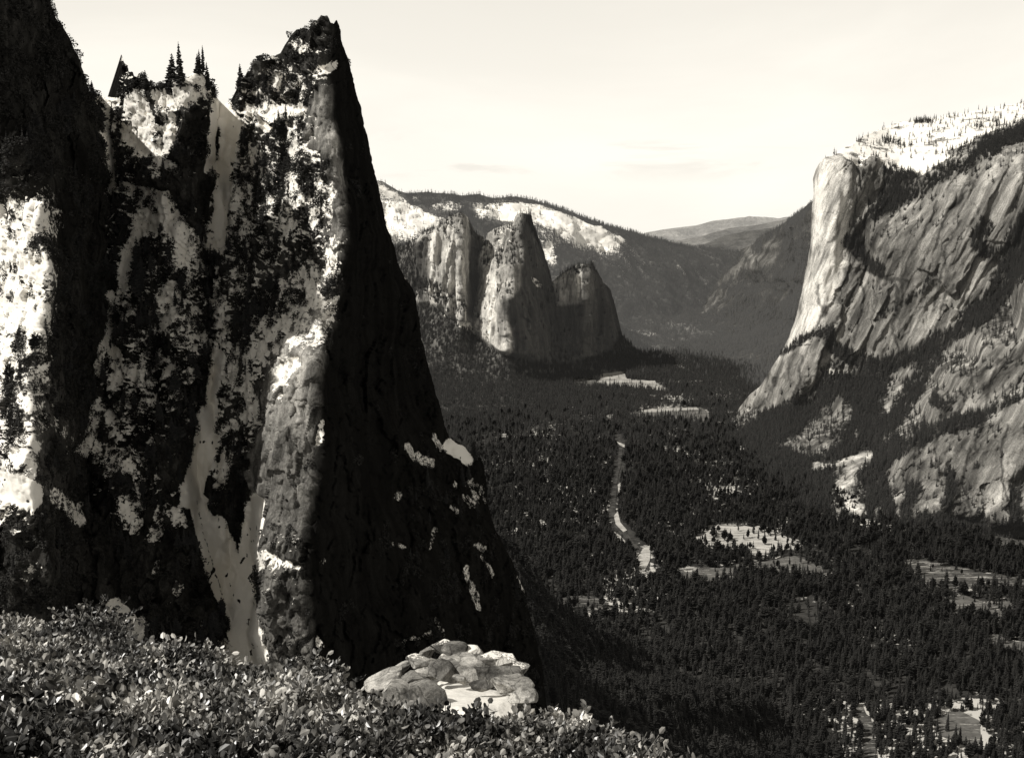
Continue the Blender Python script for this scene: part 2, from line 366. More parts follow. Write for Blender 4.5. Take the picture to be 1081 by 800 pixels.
# snow fields: (polyline, radius, strength)
sent_snow = [
 ([(0, 235), (40, 232)], 22, .9), ([(5, 275), (30, 290)], 28, 1.1), ([(-5, 330), (25, 330)], 26, 1.0), ([(0, 380), (30, 350)], 20, .8), ([(50, 345), (45, 325)], 10, .5), ([(55, 330), (50, 250)], 8, .5),
 ([(10, 215), (22, 180)], 7, .5), ([(40, 380), (45, 440)], 12, .55), ([(38, 420), (60, 440), (75, 470)], 9, .5), ([(-5, 510), (15, 515), (30, 522)], 13, 1.3), ([(0, 490), (5, 540)], 10, .8),
 ([(58, 520), (68, 530), (80, 545)], 7, 1.0), ([(84, 535), (86, 550)], 5, 1.1), ([(28, 480), (32, 500)], 6, .7), ([(0, 640), (18, 650)], 6, .6), ([(30, 635), (40, 640)], 4, .5), ([(36, 605), (50, 575)], 5, .5),
 ([(106, 105), (122, 108)], 6, 1.2), ([(116, 118), (114, 150), (122, 172), (122, 200)], 6, 1.1), ([(145, 112), (160, 140)], 13, 1.2), ([(140, 140), (170, 165)], 9, 1.1), ([(172, 110), (186, 112), (200, 102)], 9, 1.2),
 ([(205, 85), (212, 90), (218, 96)], 8, 1.1), ([(186, 130), (180, 160)], 8, 1.1), ([(168, 170), (182, 178)], 7, .9), ([(138, 198), (160, 205), (176, 210)], 6, 1.0), ([(130, 215), (150, 215), (170, 213)], 4, .8),
 ([(176, 215), (190, 245)], 9, 1.0), ([(160, 232), (175, 235), (192, 250)], 11, 1.2), ([(150, 240), (142, 262), (135, 290), (133, 305)], 7, 1.1), ([(190, 272), (205, 282)], 9, .9), ([(190, 255), (200, 268)], 8, .9),
 ([(185, 305), (180, 330), (170, 340)], 9, 1.1), ([(158, 322), (165, 350)], 7, .8), ([(200, 300), (205, 330)], 6, .6), ([(196, 355), (215, 357)], 4, .7),
 ([(114, 310), (120, 325), (116, 350), (108, 372), (106, 395)], 4.5, 1.2), ([(124, 370), (128, 395)], 7, 1.0), ([(132, 385), (150, 395)], 8, .9), ([(185, 390), (202, 396)], 6, .8), ([(140, 418), (158, 426)], 5, .8),
 ([(104, 430), (96, 450), (90, 470)], 8, 1.0), ([(100, 470), (105, 482)], 7, .7), ([(140, 490), (146, 515)], 6, .9), ([(132, 530), (142, 555)], 9, .9), ([(108, 508), (105, 520)], 3, .8), ([(170, 535), (168, 565)], 7, .6),
 ([(180, 535), (192, 550)], 6, .7), ([(125, 498), (130, 480)], 3, .5), ([(168, 592), (168, 600)], 4, .6), ([(122, 640), (130, 650), (146, 668)], 8, 1.4), ([(152, 655), (165, 665)], 6, .9), ([(212, 655), (208, 680)], 3, .7), ([(187, 625), (190, 618)], 4, .8), ([(236, 680), (250, 690)], 7, .9),
 # couloirs
 ([(227, 110), (228, 135), (224, 165), (221, 180)], 4.5, 1.4), ([(238, 116), (247, 132), (246, 150), (240, 172)], 7.5, 1.3), ([(239, 180), (238, 205), (234, 240)], 8, 1.4), ([(222, 255), (235, 262), (238, 250)], 9, 1.2), ([(232, 280), (235, 320), (232, 345)], 5, .8),
 ([(231, 375), (226, 410), (220, 440)], 5, 1.8), ([(208, 440), (216, 450)], 4, 1.2), ([(219, 440), (216, 470), (209, 500), (202, 525)], 9, 1.9), ([(226, 465), (215, 500)], 6, 1.4), ([(195, 515), (205, 528)], 7, 1.2),
 ([(209, 530), (217, 560), (226, 600), (238, 630)], 8, 1.8), ([(226, 560), (240, 600), (256, 650), (268, 700)], 13, 2.0), ([(275, 530), (268, 560), (262, 600), (266, 660)], 8, 1.8), ([(240, 480), (235, 510)], 8, .9), ([(242, 455), (260, 440), (262, 420)], 6, .8), ([(248, 470), (240, 488)], 8, .8),
 # left flank of the spire
 ([(316, 48), (325, 55)], 6, .9), ([(300, 75), (312, 85)], 12, .5), ([(290, 85), (300, 95)], 8, .8), ([(272, 100), (282, 112)], 8, .7), ([(340, 75), (346, 76), (352, 71)], 4.5, 1.2), ([(295, 120), (315, 122)], 9, 1.2), ([(265, 115), (275, 118)], 7, 1.0),
 ([(320, 85), (322, 98)], 6, .6), ([(310, 140), (312, 165)], 7, .9), ([(262, 128), (280, 128), (292, 140)], 3, 1.2), ([(270, 165), (285, 190)], 14, .6), ([(262, 205), (300, 215)], 18, .6), ([(300, 190), (340, 210)], 14, .7),
 ([(340, 230), (350, 260)], 14, .6), ([(250, 240), (262, 280)], 12, .6), ([(285, 260), (290, 275)], 6, .6), ([(250, 310), (262, 300)], 9, .5), ([(330, 290), (318, 330), (345, 325)], 13, .8), ([(350, 300), (352, 280)], 6, .8),
 ([(305, 330), (320, 345), (340, 345)], 12, .8), ([(275, 372), (290, 360)], 8, .9), ([(300, 400), (315, 385)], 6, .9), ([(255, 375), (250, 400), (265, 395)], 10, .7), ([(265, 410), (272, 430), (275, 445)], 8, .9), ([(258, 378), (244, 390)], 6, .6),
 ([(240, 350), (250, 345)], 6, .6), ([(278, 590), (292, 592)], 8, .9), ([(300, 593), (320, 597)], 3, .8), ([(338, 593), (342, 590)], 3, .8), ([(340, 445), (338, 470)], 2.5, 1.0), ([(304, 300), (300, 325)], 5, .5),
 # dark side ledges
 ([(430, 470), (440, 482), (452, 488)], 4.5, 1.2), ([(458, 465), (463, 472)], 3, 1.0), ([(474, 472), (486, 478), (492, 482)], 6, 1.5), ([(499, 484), (493, 488)], 3, 1.0), ([(478, 512), (482, 516)], 3, .9), ([(498, 512), (508, 525)], 6, .7), ([(490, 525), (500, 532)], 4, .8),
 ([(476, 534), (482, 540)], 2.5, .8), ([(420, 518), (418, 522)], 3, .7), ([(425, 577), (418, 575)], 2.5, .8), ([(456, 575), (460, 560)], 3, .5), ([(502, 576), (510, 582)], 3, 1.1), ([(493, 600), (505, 640)], 3, .9), ([(548, 610), (556, 625)], 3, 1.3), ([(510, 590), (516, 602)], 2.5, 1.0),
 ([(425, 676), (440, 672), (450, 668)], 3, .8), ([(458, 655), (468, 672)], 3, .6), ([(335, 670), (342, 700)], 3, .7), ([(427, 293), (433, 300)], 2.5, .8),
]
def sent_disp(r):
    V = r.base * np.array([1, .32, 1]); x, y = r.px, r.py
    w1 = fbm(V, 26, 4, 5) * 9; w2 = fbm(V, 26, 4, 15) * 9
    r.wx, r.wy = x + w1, y + w2
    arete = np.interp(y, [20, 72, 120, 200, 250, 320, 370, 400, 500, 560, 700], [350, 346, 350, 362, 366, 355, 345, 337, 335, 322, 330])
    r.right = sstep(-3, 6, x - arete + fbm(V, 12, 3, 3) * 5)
    cou = np.zeros_like(x)
    for pts, rad, st in sent_snow:
        if st >= 1.3: cou = np.maximum(cou, stroke(x, y, pts, rad * 1.1))
    r.cou = cou
    pil = area(x, y, [(268, 560), (276, 420), (290, 380), (320, 330), (366, 250), (360, 120), (352, 90), (330, 110), (325, 150), (350, 170), (340, 400), (337, 500), (325, 560)], 8)
    r.pil = pil
    left = sstep(115, 60, x)
    sraw = np.zeros_like(x)
    for pts, rad, st in sent_snow: sraw = np.maximum(sraw, min(st, 1) * stroke(r.wx, r.wy, pts, rad * 1.15, .6))
    lbz = area(x, y, [(-90, 205), (55, 205), (62, 330), (55, 520), (-90, 560)], 10)
    rug = (1 - .8 * cou) * (1 - .6 * np.clip(sraw + .7 * lbz, 0, 1))
    soft = np.maximum(1 - .5 * pil - .35 * r.right, .95 * sstep(120, 80, y) * (x > 245))
    big = fbm(V, 60, 3, 21, aniso=(1, 1, 2.4), ridged=True) * 9
    b1 = blocks(V + fbm(V, 20, 2, 25)[:, None] * 10, 24, 27, (1, 1, 4.0)) * 6.5 * soft
    b2 = blocks(V + fbm(V, 8, 2, 26)[:, None] * 4, 9, 28, (1, 1, 2.2)) * 4.6 * soft
    b3 = blocks(V, 4.0, 29, (1, 1, 1.6)) * 2.2 * soft
    led = fbm(V, 6, 4, 41, gain=.6) * 2.2 * soft
    tz = (V[:, 2] + fbm(V, 30, 3, 43) * 22) / 15; led2 = (tz - np.floor(tz)) ** 1.5 * -1.3 * soft
    ver = fbm(V, 14, 4, 51, aniso=(1, 1, 8), ridged=True) * (3.0 * np.maximum(pil, r.right))
    edge = sstep(0, 5, seg_dist(sent_poly, x, y, True)[0]) * .8 + .2
    d = (big + b1 + b2 + b3 + led + ver) * rug * edge + cou * (fbm(V, 16, 4, 55, aniso=(1, 1, 5), ridged=True) * 2.2 + fbm(V, 30, 2, 56) * 4)
    off = (r.N0 * .28 + np.array([0, -.9, .12])) * d[:, None]
    def att(r):
        nz = r.N[:, 2]; nx_ = r.N[:, 0]
        s = np.zeros_like(x)
        for pts, rad, st in sent_snow:
            s = np.maximum(s, st * stroke(r.wx, r.wy, pts, rad * 1.08, .45))
        s = np.maximum(s, 1.9 * cou)
        # general dusting on ledges of the left flank and buttress
        flank = area(x, y, [(250, 90), (345, 60), (345, 150), (362, 260), (345, 380), (270, 470), (235, 420), (240, 250)], 10)
        lb = area(x, y, [(-90, 215), (50, 215), (60, 330), (50, 520), (-90, 560)], 10)
        midz = area(x, y, [(105, 110), (235, 110), (240, 500), (110, 560)], 10)
        ridge = fbm(V, 34, 4, 61) ; fine = fbm(V, 5, 4, 71, gain=.65) ; mott = fbm(V, 11, 4, 81, gain=.6)
        slope = (nz - .38) * 1.3
        gen = .02 + slope * .7 + .12 + ridge * .5 + mott * .9 + fine * .9
        s2 = gen * 1.0 + flank * .64 + lb * .66 + midz * .50 - .20
        s2 -= r.right * .75 + sstep(440, 640, y) * .28 * (x < 340)
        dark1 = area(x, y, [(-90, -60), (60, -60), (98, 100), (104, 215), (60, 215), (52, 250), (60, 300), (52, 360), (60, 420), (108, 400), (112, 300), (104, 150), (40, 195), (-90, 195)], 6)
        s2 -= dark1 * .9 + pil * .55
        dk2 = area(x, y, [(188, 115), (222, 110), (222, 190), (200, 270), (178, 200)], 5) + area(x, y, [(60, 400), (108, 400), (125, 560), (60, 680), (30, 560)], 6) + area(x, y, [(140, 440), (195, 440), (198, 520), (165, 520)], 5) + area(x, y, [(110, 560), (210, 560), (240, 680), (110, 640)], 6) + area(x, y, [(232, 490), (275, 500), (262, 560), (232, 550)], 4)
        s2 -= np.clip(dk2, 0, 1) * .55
        snow = np.where(s > .05, s * .88 + .22 * s2 + (fine * .9 + mott * .7) * (1 - cou), s2 + s)
        snow = np.minimum(np.maximum(snow, s2), .80 + .10 * lb - .22 * (x > 400))
        snow += cou * .8
        snow -= cou * 1.6 * sstep(.30, .42, fbm(V, 7, 3, 77)) + 1.1 * cou * stroke(x + fine * 3, y, [(208, 528), (214, 560), (226, 600), (238, 640), (246, 690)], 1.1, .8)
        tone = .10 + .15 * fbm(V, 30, 3, 91) + (.6 + .35 * sstep(330, 230, y)) * pil + .16 * flank + .2 * lb * (1 - dark1)  # pillar's sunlit look put into a paler rock tone
        lowp = area(x, y, [(272, 560), (330, 560), (345, 710), (274, 720)], 6); tone += .28 * lowp * (1 + fbm(V, 8, 3, 97, aniso=(1, 1, 4))); tone *= (1 - .96 * r.right); tone *= 1 - .8 * area(x, y, [(120, 50), (150, 50), (160, 84), (158, 112), (126, 118)], 3)  # right face of the spire: its shade painted as darker tone
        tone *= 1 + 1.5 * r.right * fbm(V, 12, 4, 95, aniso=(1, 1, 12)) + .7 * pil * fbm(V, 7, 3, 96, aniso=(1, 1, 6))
        tone = np.clip(tone, .02, 1.1)
        veg = np.clip(.45 + fbm(V, 18, 3, 101) * 1.9 - .8 * pil - 2 * cou - (.95 - .5 * sstep(430, 500, y) * sstep(380, 430, x)) * r.right - 1.5 * np.clip(s - .6, 0, 1), 0, 1)
        veg = veg * (1 - .7 * lowp) * (1 - .6 * sstep(110, 60, y) * (x > 245))
        veg = veg * (1 - area(x, y, [(120, 50), (150, 50), (158, 84), (150, 92), (120, 104)], 3))
        return dict(snow=snow, tone=tone, veg=veg)
    return off, att
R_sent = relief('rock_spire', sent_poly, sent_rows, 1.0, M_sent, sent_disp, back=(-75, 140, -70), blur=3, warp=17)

# ------------------------------------------------------------------ EL CAPITAN side: pale wall at right
cap_poly = [(868, 169), (872, 166), (880, 165), (888, 158), (900, 152), (912, 143), (930, 136), (950, 129), (965, 126), (985, 125), (1005, 121), (1030, 117), (1050, 113), (1081, 108), (1190, 98),
    (1190, 680), (640, 680), (690, 560), (740, 480), (776, 438), (781, 430), (790, 418), (802, 408), (815, 388), (824, 374), (833, 356), (841, 332), (847, 305), (852, 280), (856, 255), (857, 225), (859, 205), (858, 190), (862, 178), (866, 172)]
cap_poly = jag(cap_poly, .8, 4, 3)
cap_rows = [
 (60,  [(800, 7600), (1190, 7200)]),
 (108, [(860, 6600), (950, 6400), (1081, 5700), (1190, 5400)]),
 (140, [(860, 5300), (900, 5100), (940, 5350), (1000, 5000), (1081, 4600), (1190, 4500)]),
 (168, [(860, 4680), (870, 4610), (890, 4600), (905, 4650), (950, 4700), (1000, 4520), (1040, 4300), (1081, 4250), (1190, 4100)]),
 (200, [(855, 4690), (864, 4600), (884, 4550), (900, 4600), (930, 4650), (965, 4520), (1020, 4260), (1081, 4150), (1190, 4050)]),
 (260, [(850, 4690), (858, 4600), (880, 4530), (892, 4590), (912, 4610), (925, 4450), (1000, 4220), (1060, 4120), (1081, 4120), (1190, 3950)]),
 (320, [(835, 4700), (848, 4590), (868, 4520), (884, 4560), (905, 4500), (930, 4400), (1000, 4200), (1050, 4130), (1066, 4080), (1081, 3650), (1190, 3500)]),
 (370, [(822, 4680), (835, 4600), (858, 4510), (900, 4430), (960, 4300), (1000, 4150), (1018, 4020), (1036, 3700), (1081, 3520), (1190, 3350)]),
 (400, [(790, 4850), (806, 4750), (850, 4480), (880, 4480), (910, 4400), (955, 4230), (985, 4020), (1008, 3650), (1040, 3560), (1081, 3430), (1190, 3300)]),
 (430, [(770, 5000), (782, 4900), (830, 4520), (850, 4560), (890, 4250), (950, 4050), (972, 3850), (985, 3600), (1030, 3480), (1081, 3330), (1190, 3200)]),
 (470, [(690, 4500), (780, 4380), (835, 4080), (862, 4000), (880, 3960), (920, 3860), (945, 3600), (960, 3500), (1000, 3420), (1081, 3260), (1190, 3150)]),
 (500, [(690, 4000), (800, 3900), (860, 3780), (905, 3640), (940, 3560), (960, 3430), (1081, 3220), (1190, 3120)]),
 (545, [(690, 3500), (830, 3440), (900, 3370), (940, 3350), (970, 3290), (1030, 3230), (1081, 3170), (1190, 3080)]),
 (565, [(690, 3500), (900, 3300), (960, 3250), (1081, 3150), (1190, 3060)]),
 (620, [(690, 3300), (1000, 3000), (1190, 2950)]),
 (680, [(690, 3300), (1190, 3000)]),
]
def cap_disp(r):
    V = r.base * np.array([1, .6, 1]); x, y = r.px, r.py
    w = fbm(V, 120, 4, 205) * 9
    x2, y2 = x + w, y + fbm(V, 120, 4, 215) * 10
    cap = area(x2, y2, [(866, 160), (882, 168), (905, 176), (925, 166), (935, 178), (950, 184), (970, 188), (985, 178), (1005, 163), (1030, 150), (1060, 135), (1200, 118), (1200, 60), (860, 60)], 4)
    forest = (stroke(x2, y2, [(1200, 110), (1100, 128), (1050, 158), (1010, 178), (975, 198), (930, 222)], 6) * .65
              + stroke(x2, y2, [(935, 180), (938, 200), (925, 222), (905, 240), (896, 262)], 7) * .7
              + stroke(x2, y2, [(960, 165), (952, 190), (945, 205)], 10) * .8 + stroke(x2, y2, [(893, 258), (912, 276), (930, 286)], 6)
              + stroke(x2, y2, [(1200, 215), (1075, 240), (1062, 285), (1045, 320), (1010, 350), (960, 378), (920, 390)], 10)
              + stroke(x2, y2, [(1081, 275), (1060, 300), (1030, 335)], 9)
              + stroke(x2, y2, [(985, 380), (960, 420), (935, 450)], 10) * .7
              + stroke(x2, y2, [(880, 400), (862, 425), (835, 445), (800, 462), (740, 500)], 16)
              + stroke(x2, y2, [(905, 400), (900, 430), (880, 470), (915, 500), (880, 470)], 12)
              + stroke(x2, y2, [(925, 400), (912, 440), (925, 470), (900, 480)], 12)
              + stroke(x2, y2, [(868, 352), (878, 366), (900, 378), (925, 385)], 6) + stroke(x2, y2, [(830, 372), (850, 358), (872, 352)], 3)
              + stroke(x2, y2, [(700, 500), (860, 505), (840, 540), (700, 560)], 22) + stroke(x2, y2, [(915, 505), (925, 530), (905, 545)], 8)
              + stroke(x2, y2, [(985, 425), (1010, 440), (1050, 430), (1081, 412)], 4) * .6 + stroke(x2, y2, [(950, 478), (985, 455), (1030, 440)], 7) * .8
              + stroke(x2, y2, [(1000, 560), (992, 525), (1000, 500)], 5) + stroke(x2, y2, [(1052, 560), (1062, 520)], 6) + stroke(x2, y2, [(955, 560), (958, 515)], 5) + stroke(x2, y2, [(1020, 560), (1024, 540)], 6) + stroke(x2, y2, [(945, 470), (925, 500), (940, 545)], 7) + stroke(x2, y2, [(1081, 545), (1030, 548), (970, 545)], 6)
              + stroke(x2, y2, [(1040, 240), (1030, 262), (1052, 268)], 9) * .8 + stroke(x2, y2, [(926, 340), (932, 330), (985, 300)], 3) * .5)
    forest = np.clip(forest, 0, 1) * (1 - cap) * (1 - .85 * area(x2, y2, [(830, 472), (848, 448), (870, 428), (888, 420), (900, 425), (896, 448), (880, 472), (850, 478)], 3))
    apron = sstep(548, 562, y) * (x < 1200) + sstep(0, 40, (y - 440) - .9 * (x - 780)) * 0 + area(x, y, [(640, 700), (640, 560), (760, 462), (830, 478), (870, 500), (870, 545), (950, 548), (1200, 552), (1200, 700)], 6)
    forest = np.clip(forest + apron, 0, 1)
    r.forest = forest; r.capm = cap
    prow = area(x, y, [(860, 165), (888, 165), (892, 220), (885, 290), (868, 345), (845, 368), (820, 380), (845, 320), (857, 240)], 5)
    butt = area(x, y, [(1200, 290), (1081, 300), (1030, 350), (985, 420), (945, 480), (945, 530), (1081, 560), (1200, 560)], 6)
    rug = (1 - .7 * prow) * (1 - .8 * cap)
    # long leaning flakes: coordinates sheared so the grain follows the wall's sweep
    S = V.copy(); S[:, 0] = V[:, 0] - .45 * (V[:, 2] - 400)
    S2 = V.copy(); S2[:, 0] = V[:, 0] - .15 * V[:, 2]
    big = fbm(S, 260, 3, 221, aniso=(1, 1, 2.5), ridged=True) * 34
    mid = fbm(S, 80, 4, 231, aniso=(1, 1, 3.2), ridged=True) * 17
    led = fbm(V, 45, 4, 241, aniso=(1, 1, 2)) * 6
    bb = fbm(S2, 110, 4, 251, aniso=(1, 1, 1.6), ridged=True) * 30 * butt
    bl = blocks(S + fbm(V, 90, 2, 255)[:, None] * 40, 75, 257, (1, 1, 3.5)) * 13 + blocks(S, 30, 258, (1, 1, 4)) * 4
    rib = fbm(S, 55, 4, 259, aniso=(1, 1, 7), ridged=True) * 16; bl = bl + rib
    d = (big * .8 + mid + led + bb * .8 + bl) * rug
    pr = fbm(V, 60, 3, 261, aniso=(1, 1, 8), ridged=True) * 5 * prow
    dd = (d + pr) * (sstep(0, 10, seg_dist(cap_poly, x, y, True)[0]) * .75 + .25)
    off = (r.N0 * .3 + np.array([0, -.95, 0])) * dd[:, None]
    off[:, 1] += fbm(V, 220, 3, 265) * 130 * area(x, y, [(930, 505), (1200, 505), (1200, 600), (930, 600)], 14)
    def att(r):
        nz = r.N[:, 2]; fine = fbm(V, 30, 4, 271)
        talus = stroke(x2, y2, [(858, 493), (880, 489), (905, 482)], 3.0) + stroke(x2, y2, [(912, 480), (895, 495), (884, 512), (890, 530), (905, 540)], 8) + stroke(x2, y2, [(895, 388), (885, 392), (872, 393)], 2.5)
        snow = cap * (.9 + .9 * fbm(V, 90, 4, 281)) + fine * .5 - .12 + (nz - .5) * .1
        rim = stroke(x, y, [(868, 169), (884, 166), (900, 178)], 3) * .4
        snow = np.where(cap > .02, snow - rim, -.6 + .0 * nz)
        snow += .5 * area(x, y, [(905, 375), (930, 378), (925, 392), (900, 396)], 4) * (fine > .1)
        tone = .46 + .42 * fbm(S, 200, 3, 291, aniso=(1, 1, 3)) + .5 * fbm(S, 26, 3, 295, aniso=(1, 1, 7)) * (1 - prow * .7) + .75 * prow - .10 * butt - .10 * area(x, y, [(835, 475), (880, 420), (905, 420), (890, 470), (850, 480)], 5)  # prow tone raised to paint in its sunlit look
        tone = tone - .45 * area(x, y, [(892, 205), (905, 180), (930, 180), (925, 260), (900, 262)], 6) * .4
        ck = 0
        for pts in ([(903, 178), (899, 215), (896, 250), (888, 290), (878, 330), (868, 352)], [(912, 285), (925, 288), (945, 297), (958, 300)], [(948, 318), (955, 285), (975, 240), (990, 215)], [(985, 322), (1000, 262), (1014, 236)],
                    [(1003, 300), (992, 330), (985, 352)], [(946, 300), (942, 345), (948, 372)], [(912, 300), (906, 345), (900, 362)], [(930, 250), (940, 225), (965, 205)], [(862, 300), (866, 330), (855, 352)], [(1020, 200), (1000, 225), (985, 262)],
                    [(1060, 330), (1030, 380), (1010, 430)], [(1050, 380), (1035, 430), (1025, 470)], [(1000, 420), (985, 470), (985, 500)], [(1060, 450), (1050, 500), (1055, 540)], [(1020, 470), (1010, 510), (1015, 540)], [(820, 395), (806, 425), (795, 435)], [(848, 375), (842, 405), (830, 430)], [(868, 362), (858, 400), (850, 425)]):
            ck = np.maximum(ck, stroke(x2 + 4 * fine, y2, pts, 1.5, .7))
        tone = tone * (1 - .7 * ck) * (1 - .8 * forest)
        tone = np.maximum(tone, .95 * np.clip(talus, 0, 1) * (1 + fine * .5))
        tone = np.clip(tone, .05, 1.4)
        speck = np.clip(fbm(V, 140, 4, 301) * 2.2 - .35, 0, 1)
        capv = cap * np.clip(fbm(V, 160, 3, 311) * 1.8 - .30 + .5 * sstep(1000, 940, x) * sstep(140, 180, y), .06, 1) * .75
        led_ = np.clip((nz - .35) * 1.2, 0, 1)
        veg = np.clip(forest * .9 + capv + (speck * .10 + led_ * .28) * (1 - prow) * (1 - cap), 0, 1) * (1 - np.clip(talus, 0, 1) * .93)
        return dict(snow=snow, tone=tone, veg=veg)
    return off, att
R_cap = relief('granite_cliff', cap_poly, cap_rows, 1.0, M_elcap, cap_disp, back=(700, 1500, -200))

# ------------------------------------------------------------------ middle-distance spires
cat_poly = [(360, 262), (415, 262), (430, 258), (440, 253), (447, 247), (454, 243), (464, 237), (473, 230), (481, 226), (487, 224), (492, 228), (497, 243), (503, 247), (509, 249), (512, 256),
    (516, 246), (526, 240), (536, 236), (543, 236), (545, 229), (550, 226), (556, 226), (560, 231), (564, 244), (568, 256), (571, 275), (579, 289), (583, 297), (588, 292), (595, 287), (602, 283), (611, 280), (620, 279), (626, 281),
    (631, 289), (636, 298), (643, 305), (647, 318), (651, 335), (656, 353), (668, 366), (690, 385), (720, 402), (740, 420), (740, 470), (520, 560), (360, 620)]
cat_poly = jag(cat_poly, 1.6, 3, 5)
cat_rows = [
 (220, [(360, 6900), (440, 6300), (487, 6050), (500, 6400), (545, 6100), (556, 6050), (570, 6500), (740, 6900)]),
 (250, [(360, 6700), (438, 6150), (450, 6020), (487, 5950), (497, 6250), (512, 6350), (525, 6150), (545, 5980), (552, 5980), (568, 6500), (740, 6900)]),
 (290, [(360, 6500), (435, 6100), (442, 6150), (455, 5980), (487, 5900), (493, 6050), (503, 6280), (512, 6050), (537, 5800), (550, 5900), (579, 6450), (588, 6420), (618, 6150), (622, 6180), (640, 6600), (740, 6800)]),
 (330, [(360, 6300), (440, 6050), (455, 5940), (487, 5860), (500, 6080), (512, 5900), (535, 5680), (560, 5900), (585, 6350), (618, 6130), (650, 6650), (740, 6700)]),
 (370, [(360, 5900), (440, 5850), (480, 5800), (500, 5850), (515, 5800), (535, 5640), (560, 5800), (590, 6250), (618, 6120), (660, 6650), (690, 6900), (740, 6950)]),
 (395, [(360, 5600), (450, 5650), (500, 5620), (540, 5600), (590, 5950), (620, 6050), (690, 6150), (740, 6250)]),
 (430, [(360, 4900), (450, 4960), (520, 5000), (600, 5150), (740, 5400)]),
 (480, [(360, 4150), (470, 4200), (600, 4350), (740, 4500)]),
 (560, [(360, 3300), (600, 3500), (740, 3500)]),
 (620, [(360, 3000), (740, 3200)]),
]
def cat_disp(r):
    V = r.base * np.array([1, .4, 1]); x, y = r.px, r.py
    x2 = x + fbm(V, 200, 3, 305) * 4; y2 = y + fbm(V, 200, 3, 315) * 4
    rockp = area(x2, y2, [(436, 250), (487, 218), (500, 235), (550, 220), (572, 270), (583, 296), (620, 275), (645, 300), (655, 352), (640, 372), (600, 384), (585, 388), (560, 380), (530, 372), (510, 358), (497, 345), (480, 335), (465, 325), (455, 322), (440, 320)], 4)
    r.forest = 1 - rockp
    big = fbm(V, 160, 3, 321, aniso=(1, 1, 3), ridged=True) * 32
    mid = fbm(V, 60, 4, 331, aniso=(1, 1, 3.5), ridged=True) * 17
    led = fbm(V, 40, 4, 341) * 9
    bl = blocks(V + fbm(V, 90, 2, 345)[:, None] * 40, 60, 346, (1, 1, 4)) * 16 + fbm(V, 42, 4, 347, aniso=(1, 1, 6), ridged=True) * 30
    dd = (big * .8 + mid + led + bl) * (.25 + .75 * rockp) * (sstep(0, 8, seg_dist(cat_poly, x, y, True)[0]) * .7 + .3)
    off = (r.N0 * .35 + np.array([0, -1.0, 0])) * dd[:, None]
    def att(r):
        fine = fbm(V, 30, 4, 351); nz = r.N[:, 2]
        s = (area(x2, y2, [(498, 240), (545, 232), (550, 250), (540, 262), (525, 285), (512, 300), (510, 262)], 4) * .48 + stroke(x2, y2, [(455, 316), (462, 322), (475, 335), (505, 350), (515, 362)], 5) * .5
             + stroke(x2, y2, [(488, 340), (500, 352)], 4) * .5 + stroke(x2, y2, [(560, 295), (568, 302)], 3) * .7 + stroke(x2, y2, [(655, 352), (680, 358)], 3) * .0)
        snow = s + fine * .55 + (nz - .5) * .3 * rockp - .12 - .5 * r.forest * (s < .1)
        tone = .62 + .3 * fbm(V, 150, 3, 361, aniso=(1, 1, 3)) + .25 * stroke(x, y, [(530, 300), (527, 330), (533, 370)], 7) + .1 * stroke(x, y, [(600, 300), (615, 310)], 15)
        veg = np.clip(r.forest + rockp * np.clip((nz - .35) * 1.2, 0, .5) + rockp * stroke(x, y, [(450, 300), (465, 312), (480, 325)], 9) * .7, 0, 1)
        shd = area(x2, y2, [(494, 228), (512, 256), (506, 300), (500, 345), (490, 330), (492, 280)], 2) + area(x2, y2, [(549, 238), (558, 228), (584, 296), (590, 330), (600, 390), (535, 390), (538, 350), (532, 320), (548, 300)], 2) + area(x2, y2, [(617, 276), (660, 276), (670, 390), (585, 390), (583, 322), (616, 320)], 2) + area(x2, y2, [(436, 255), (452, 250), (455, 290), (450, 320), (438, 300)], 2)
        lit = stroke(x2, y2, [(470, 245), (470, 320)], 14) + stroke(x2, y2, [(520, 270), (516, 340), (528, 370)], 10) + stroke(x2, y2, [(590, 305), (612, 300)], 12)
        tone = tone * (1 - .84 * np.clip(shd, 0, 1)) * (1 + .6 * np.clip(lit, 0, 1))  # shaded and sunlit sides of the towers painted into rock tone
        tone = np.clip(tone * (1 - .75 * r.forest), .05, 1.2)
        return dict(snow=snow, tone=tone, veg=veg)
    return off, att
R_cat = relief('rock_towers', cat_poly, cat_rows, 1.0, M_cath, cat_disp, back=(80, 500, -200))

# ------------------------------------------------------------------ snowy ridge behind the towers
rid_poly = [(330, 175), (395, 190), (404, 191), (412, 196), (420, 201), (430, 204), (450, 203), (470, 205), (488, 207), (505, 205), (520, 210), (545, 208), (560, 212), (580, 217), (600, 224), (620, 232), (640, 238), (660, 243), (682, 250), (700, 254), (730, 261), (760, 263), (790, 268), (830, 285), (860, 420), (330, 460)]
rid_rows = [
 (175, [(330, 7900), (500, 8400), (600, 9000), (700, 10500), (860, 12500)]),
 (210, [(330, 7700), (430, 8000), (500, 8300), (600, 8800), (700, 10200), (860, 12500)]),
 (260, [(330, 7200), (450, 7400), (500, 7700), (560, 7700), (600, 8000), (660, 8700), (700, 9500), (760, 10500), (860, 11500)]),
 (290, [(330, 7000), (600, 7600), (660, 8100), (700, 8500), (725, 9100), (745, 9400), (780, 10200), (860, 10500)]),
 (330, [(330, 6800), (600, 7200), (660, 7500), (690, 7800), (720, 8300), (745, 8700), (780, 9400), (860, 9600)]),
 (365, [(330, 6600), (600, 6850), (700, 7080), (780, 7300), (860, 7500)]),
 (420, [(330, 6000), (860, 6300)]), (460, [(330, 5800), (860, 6000)])]
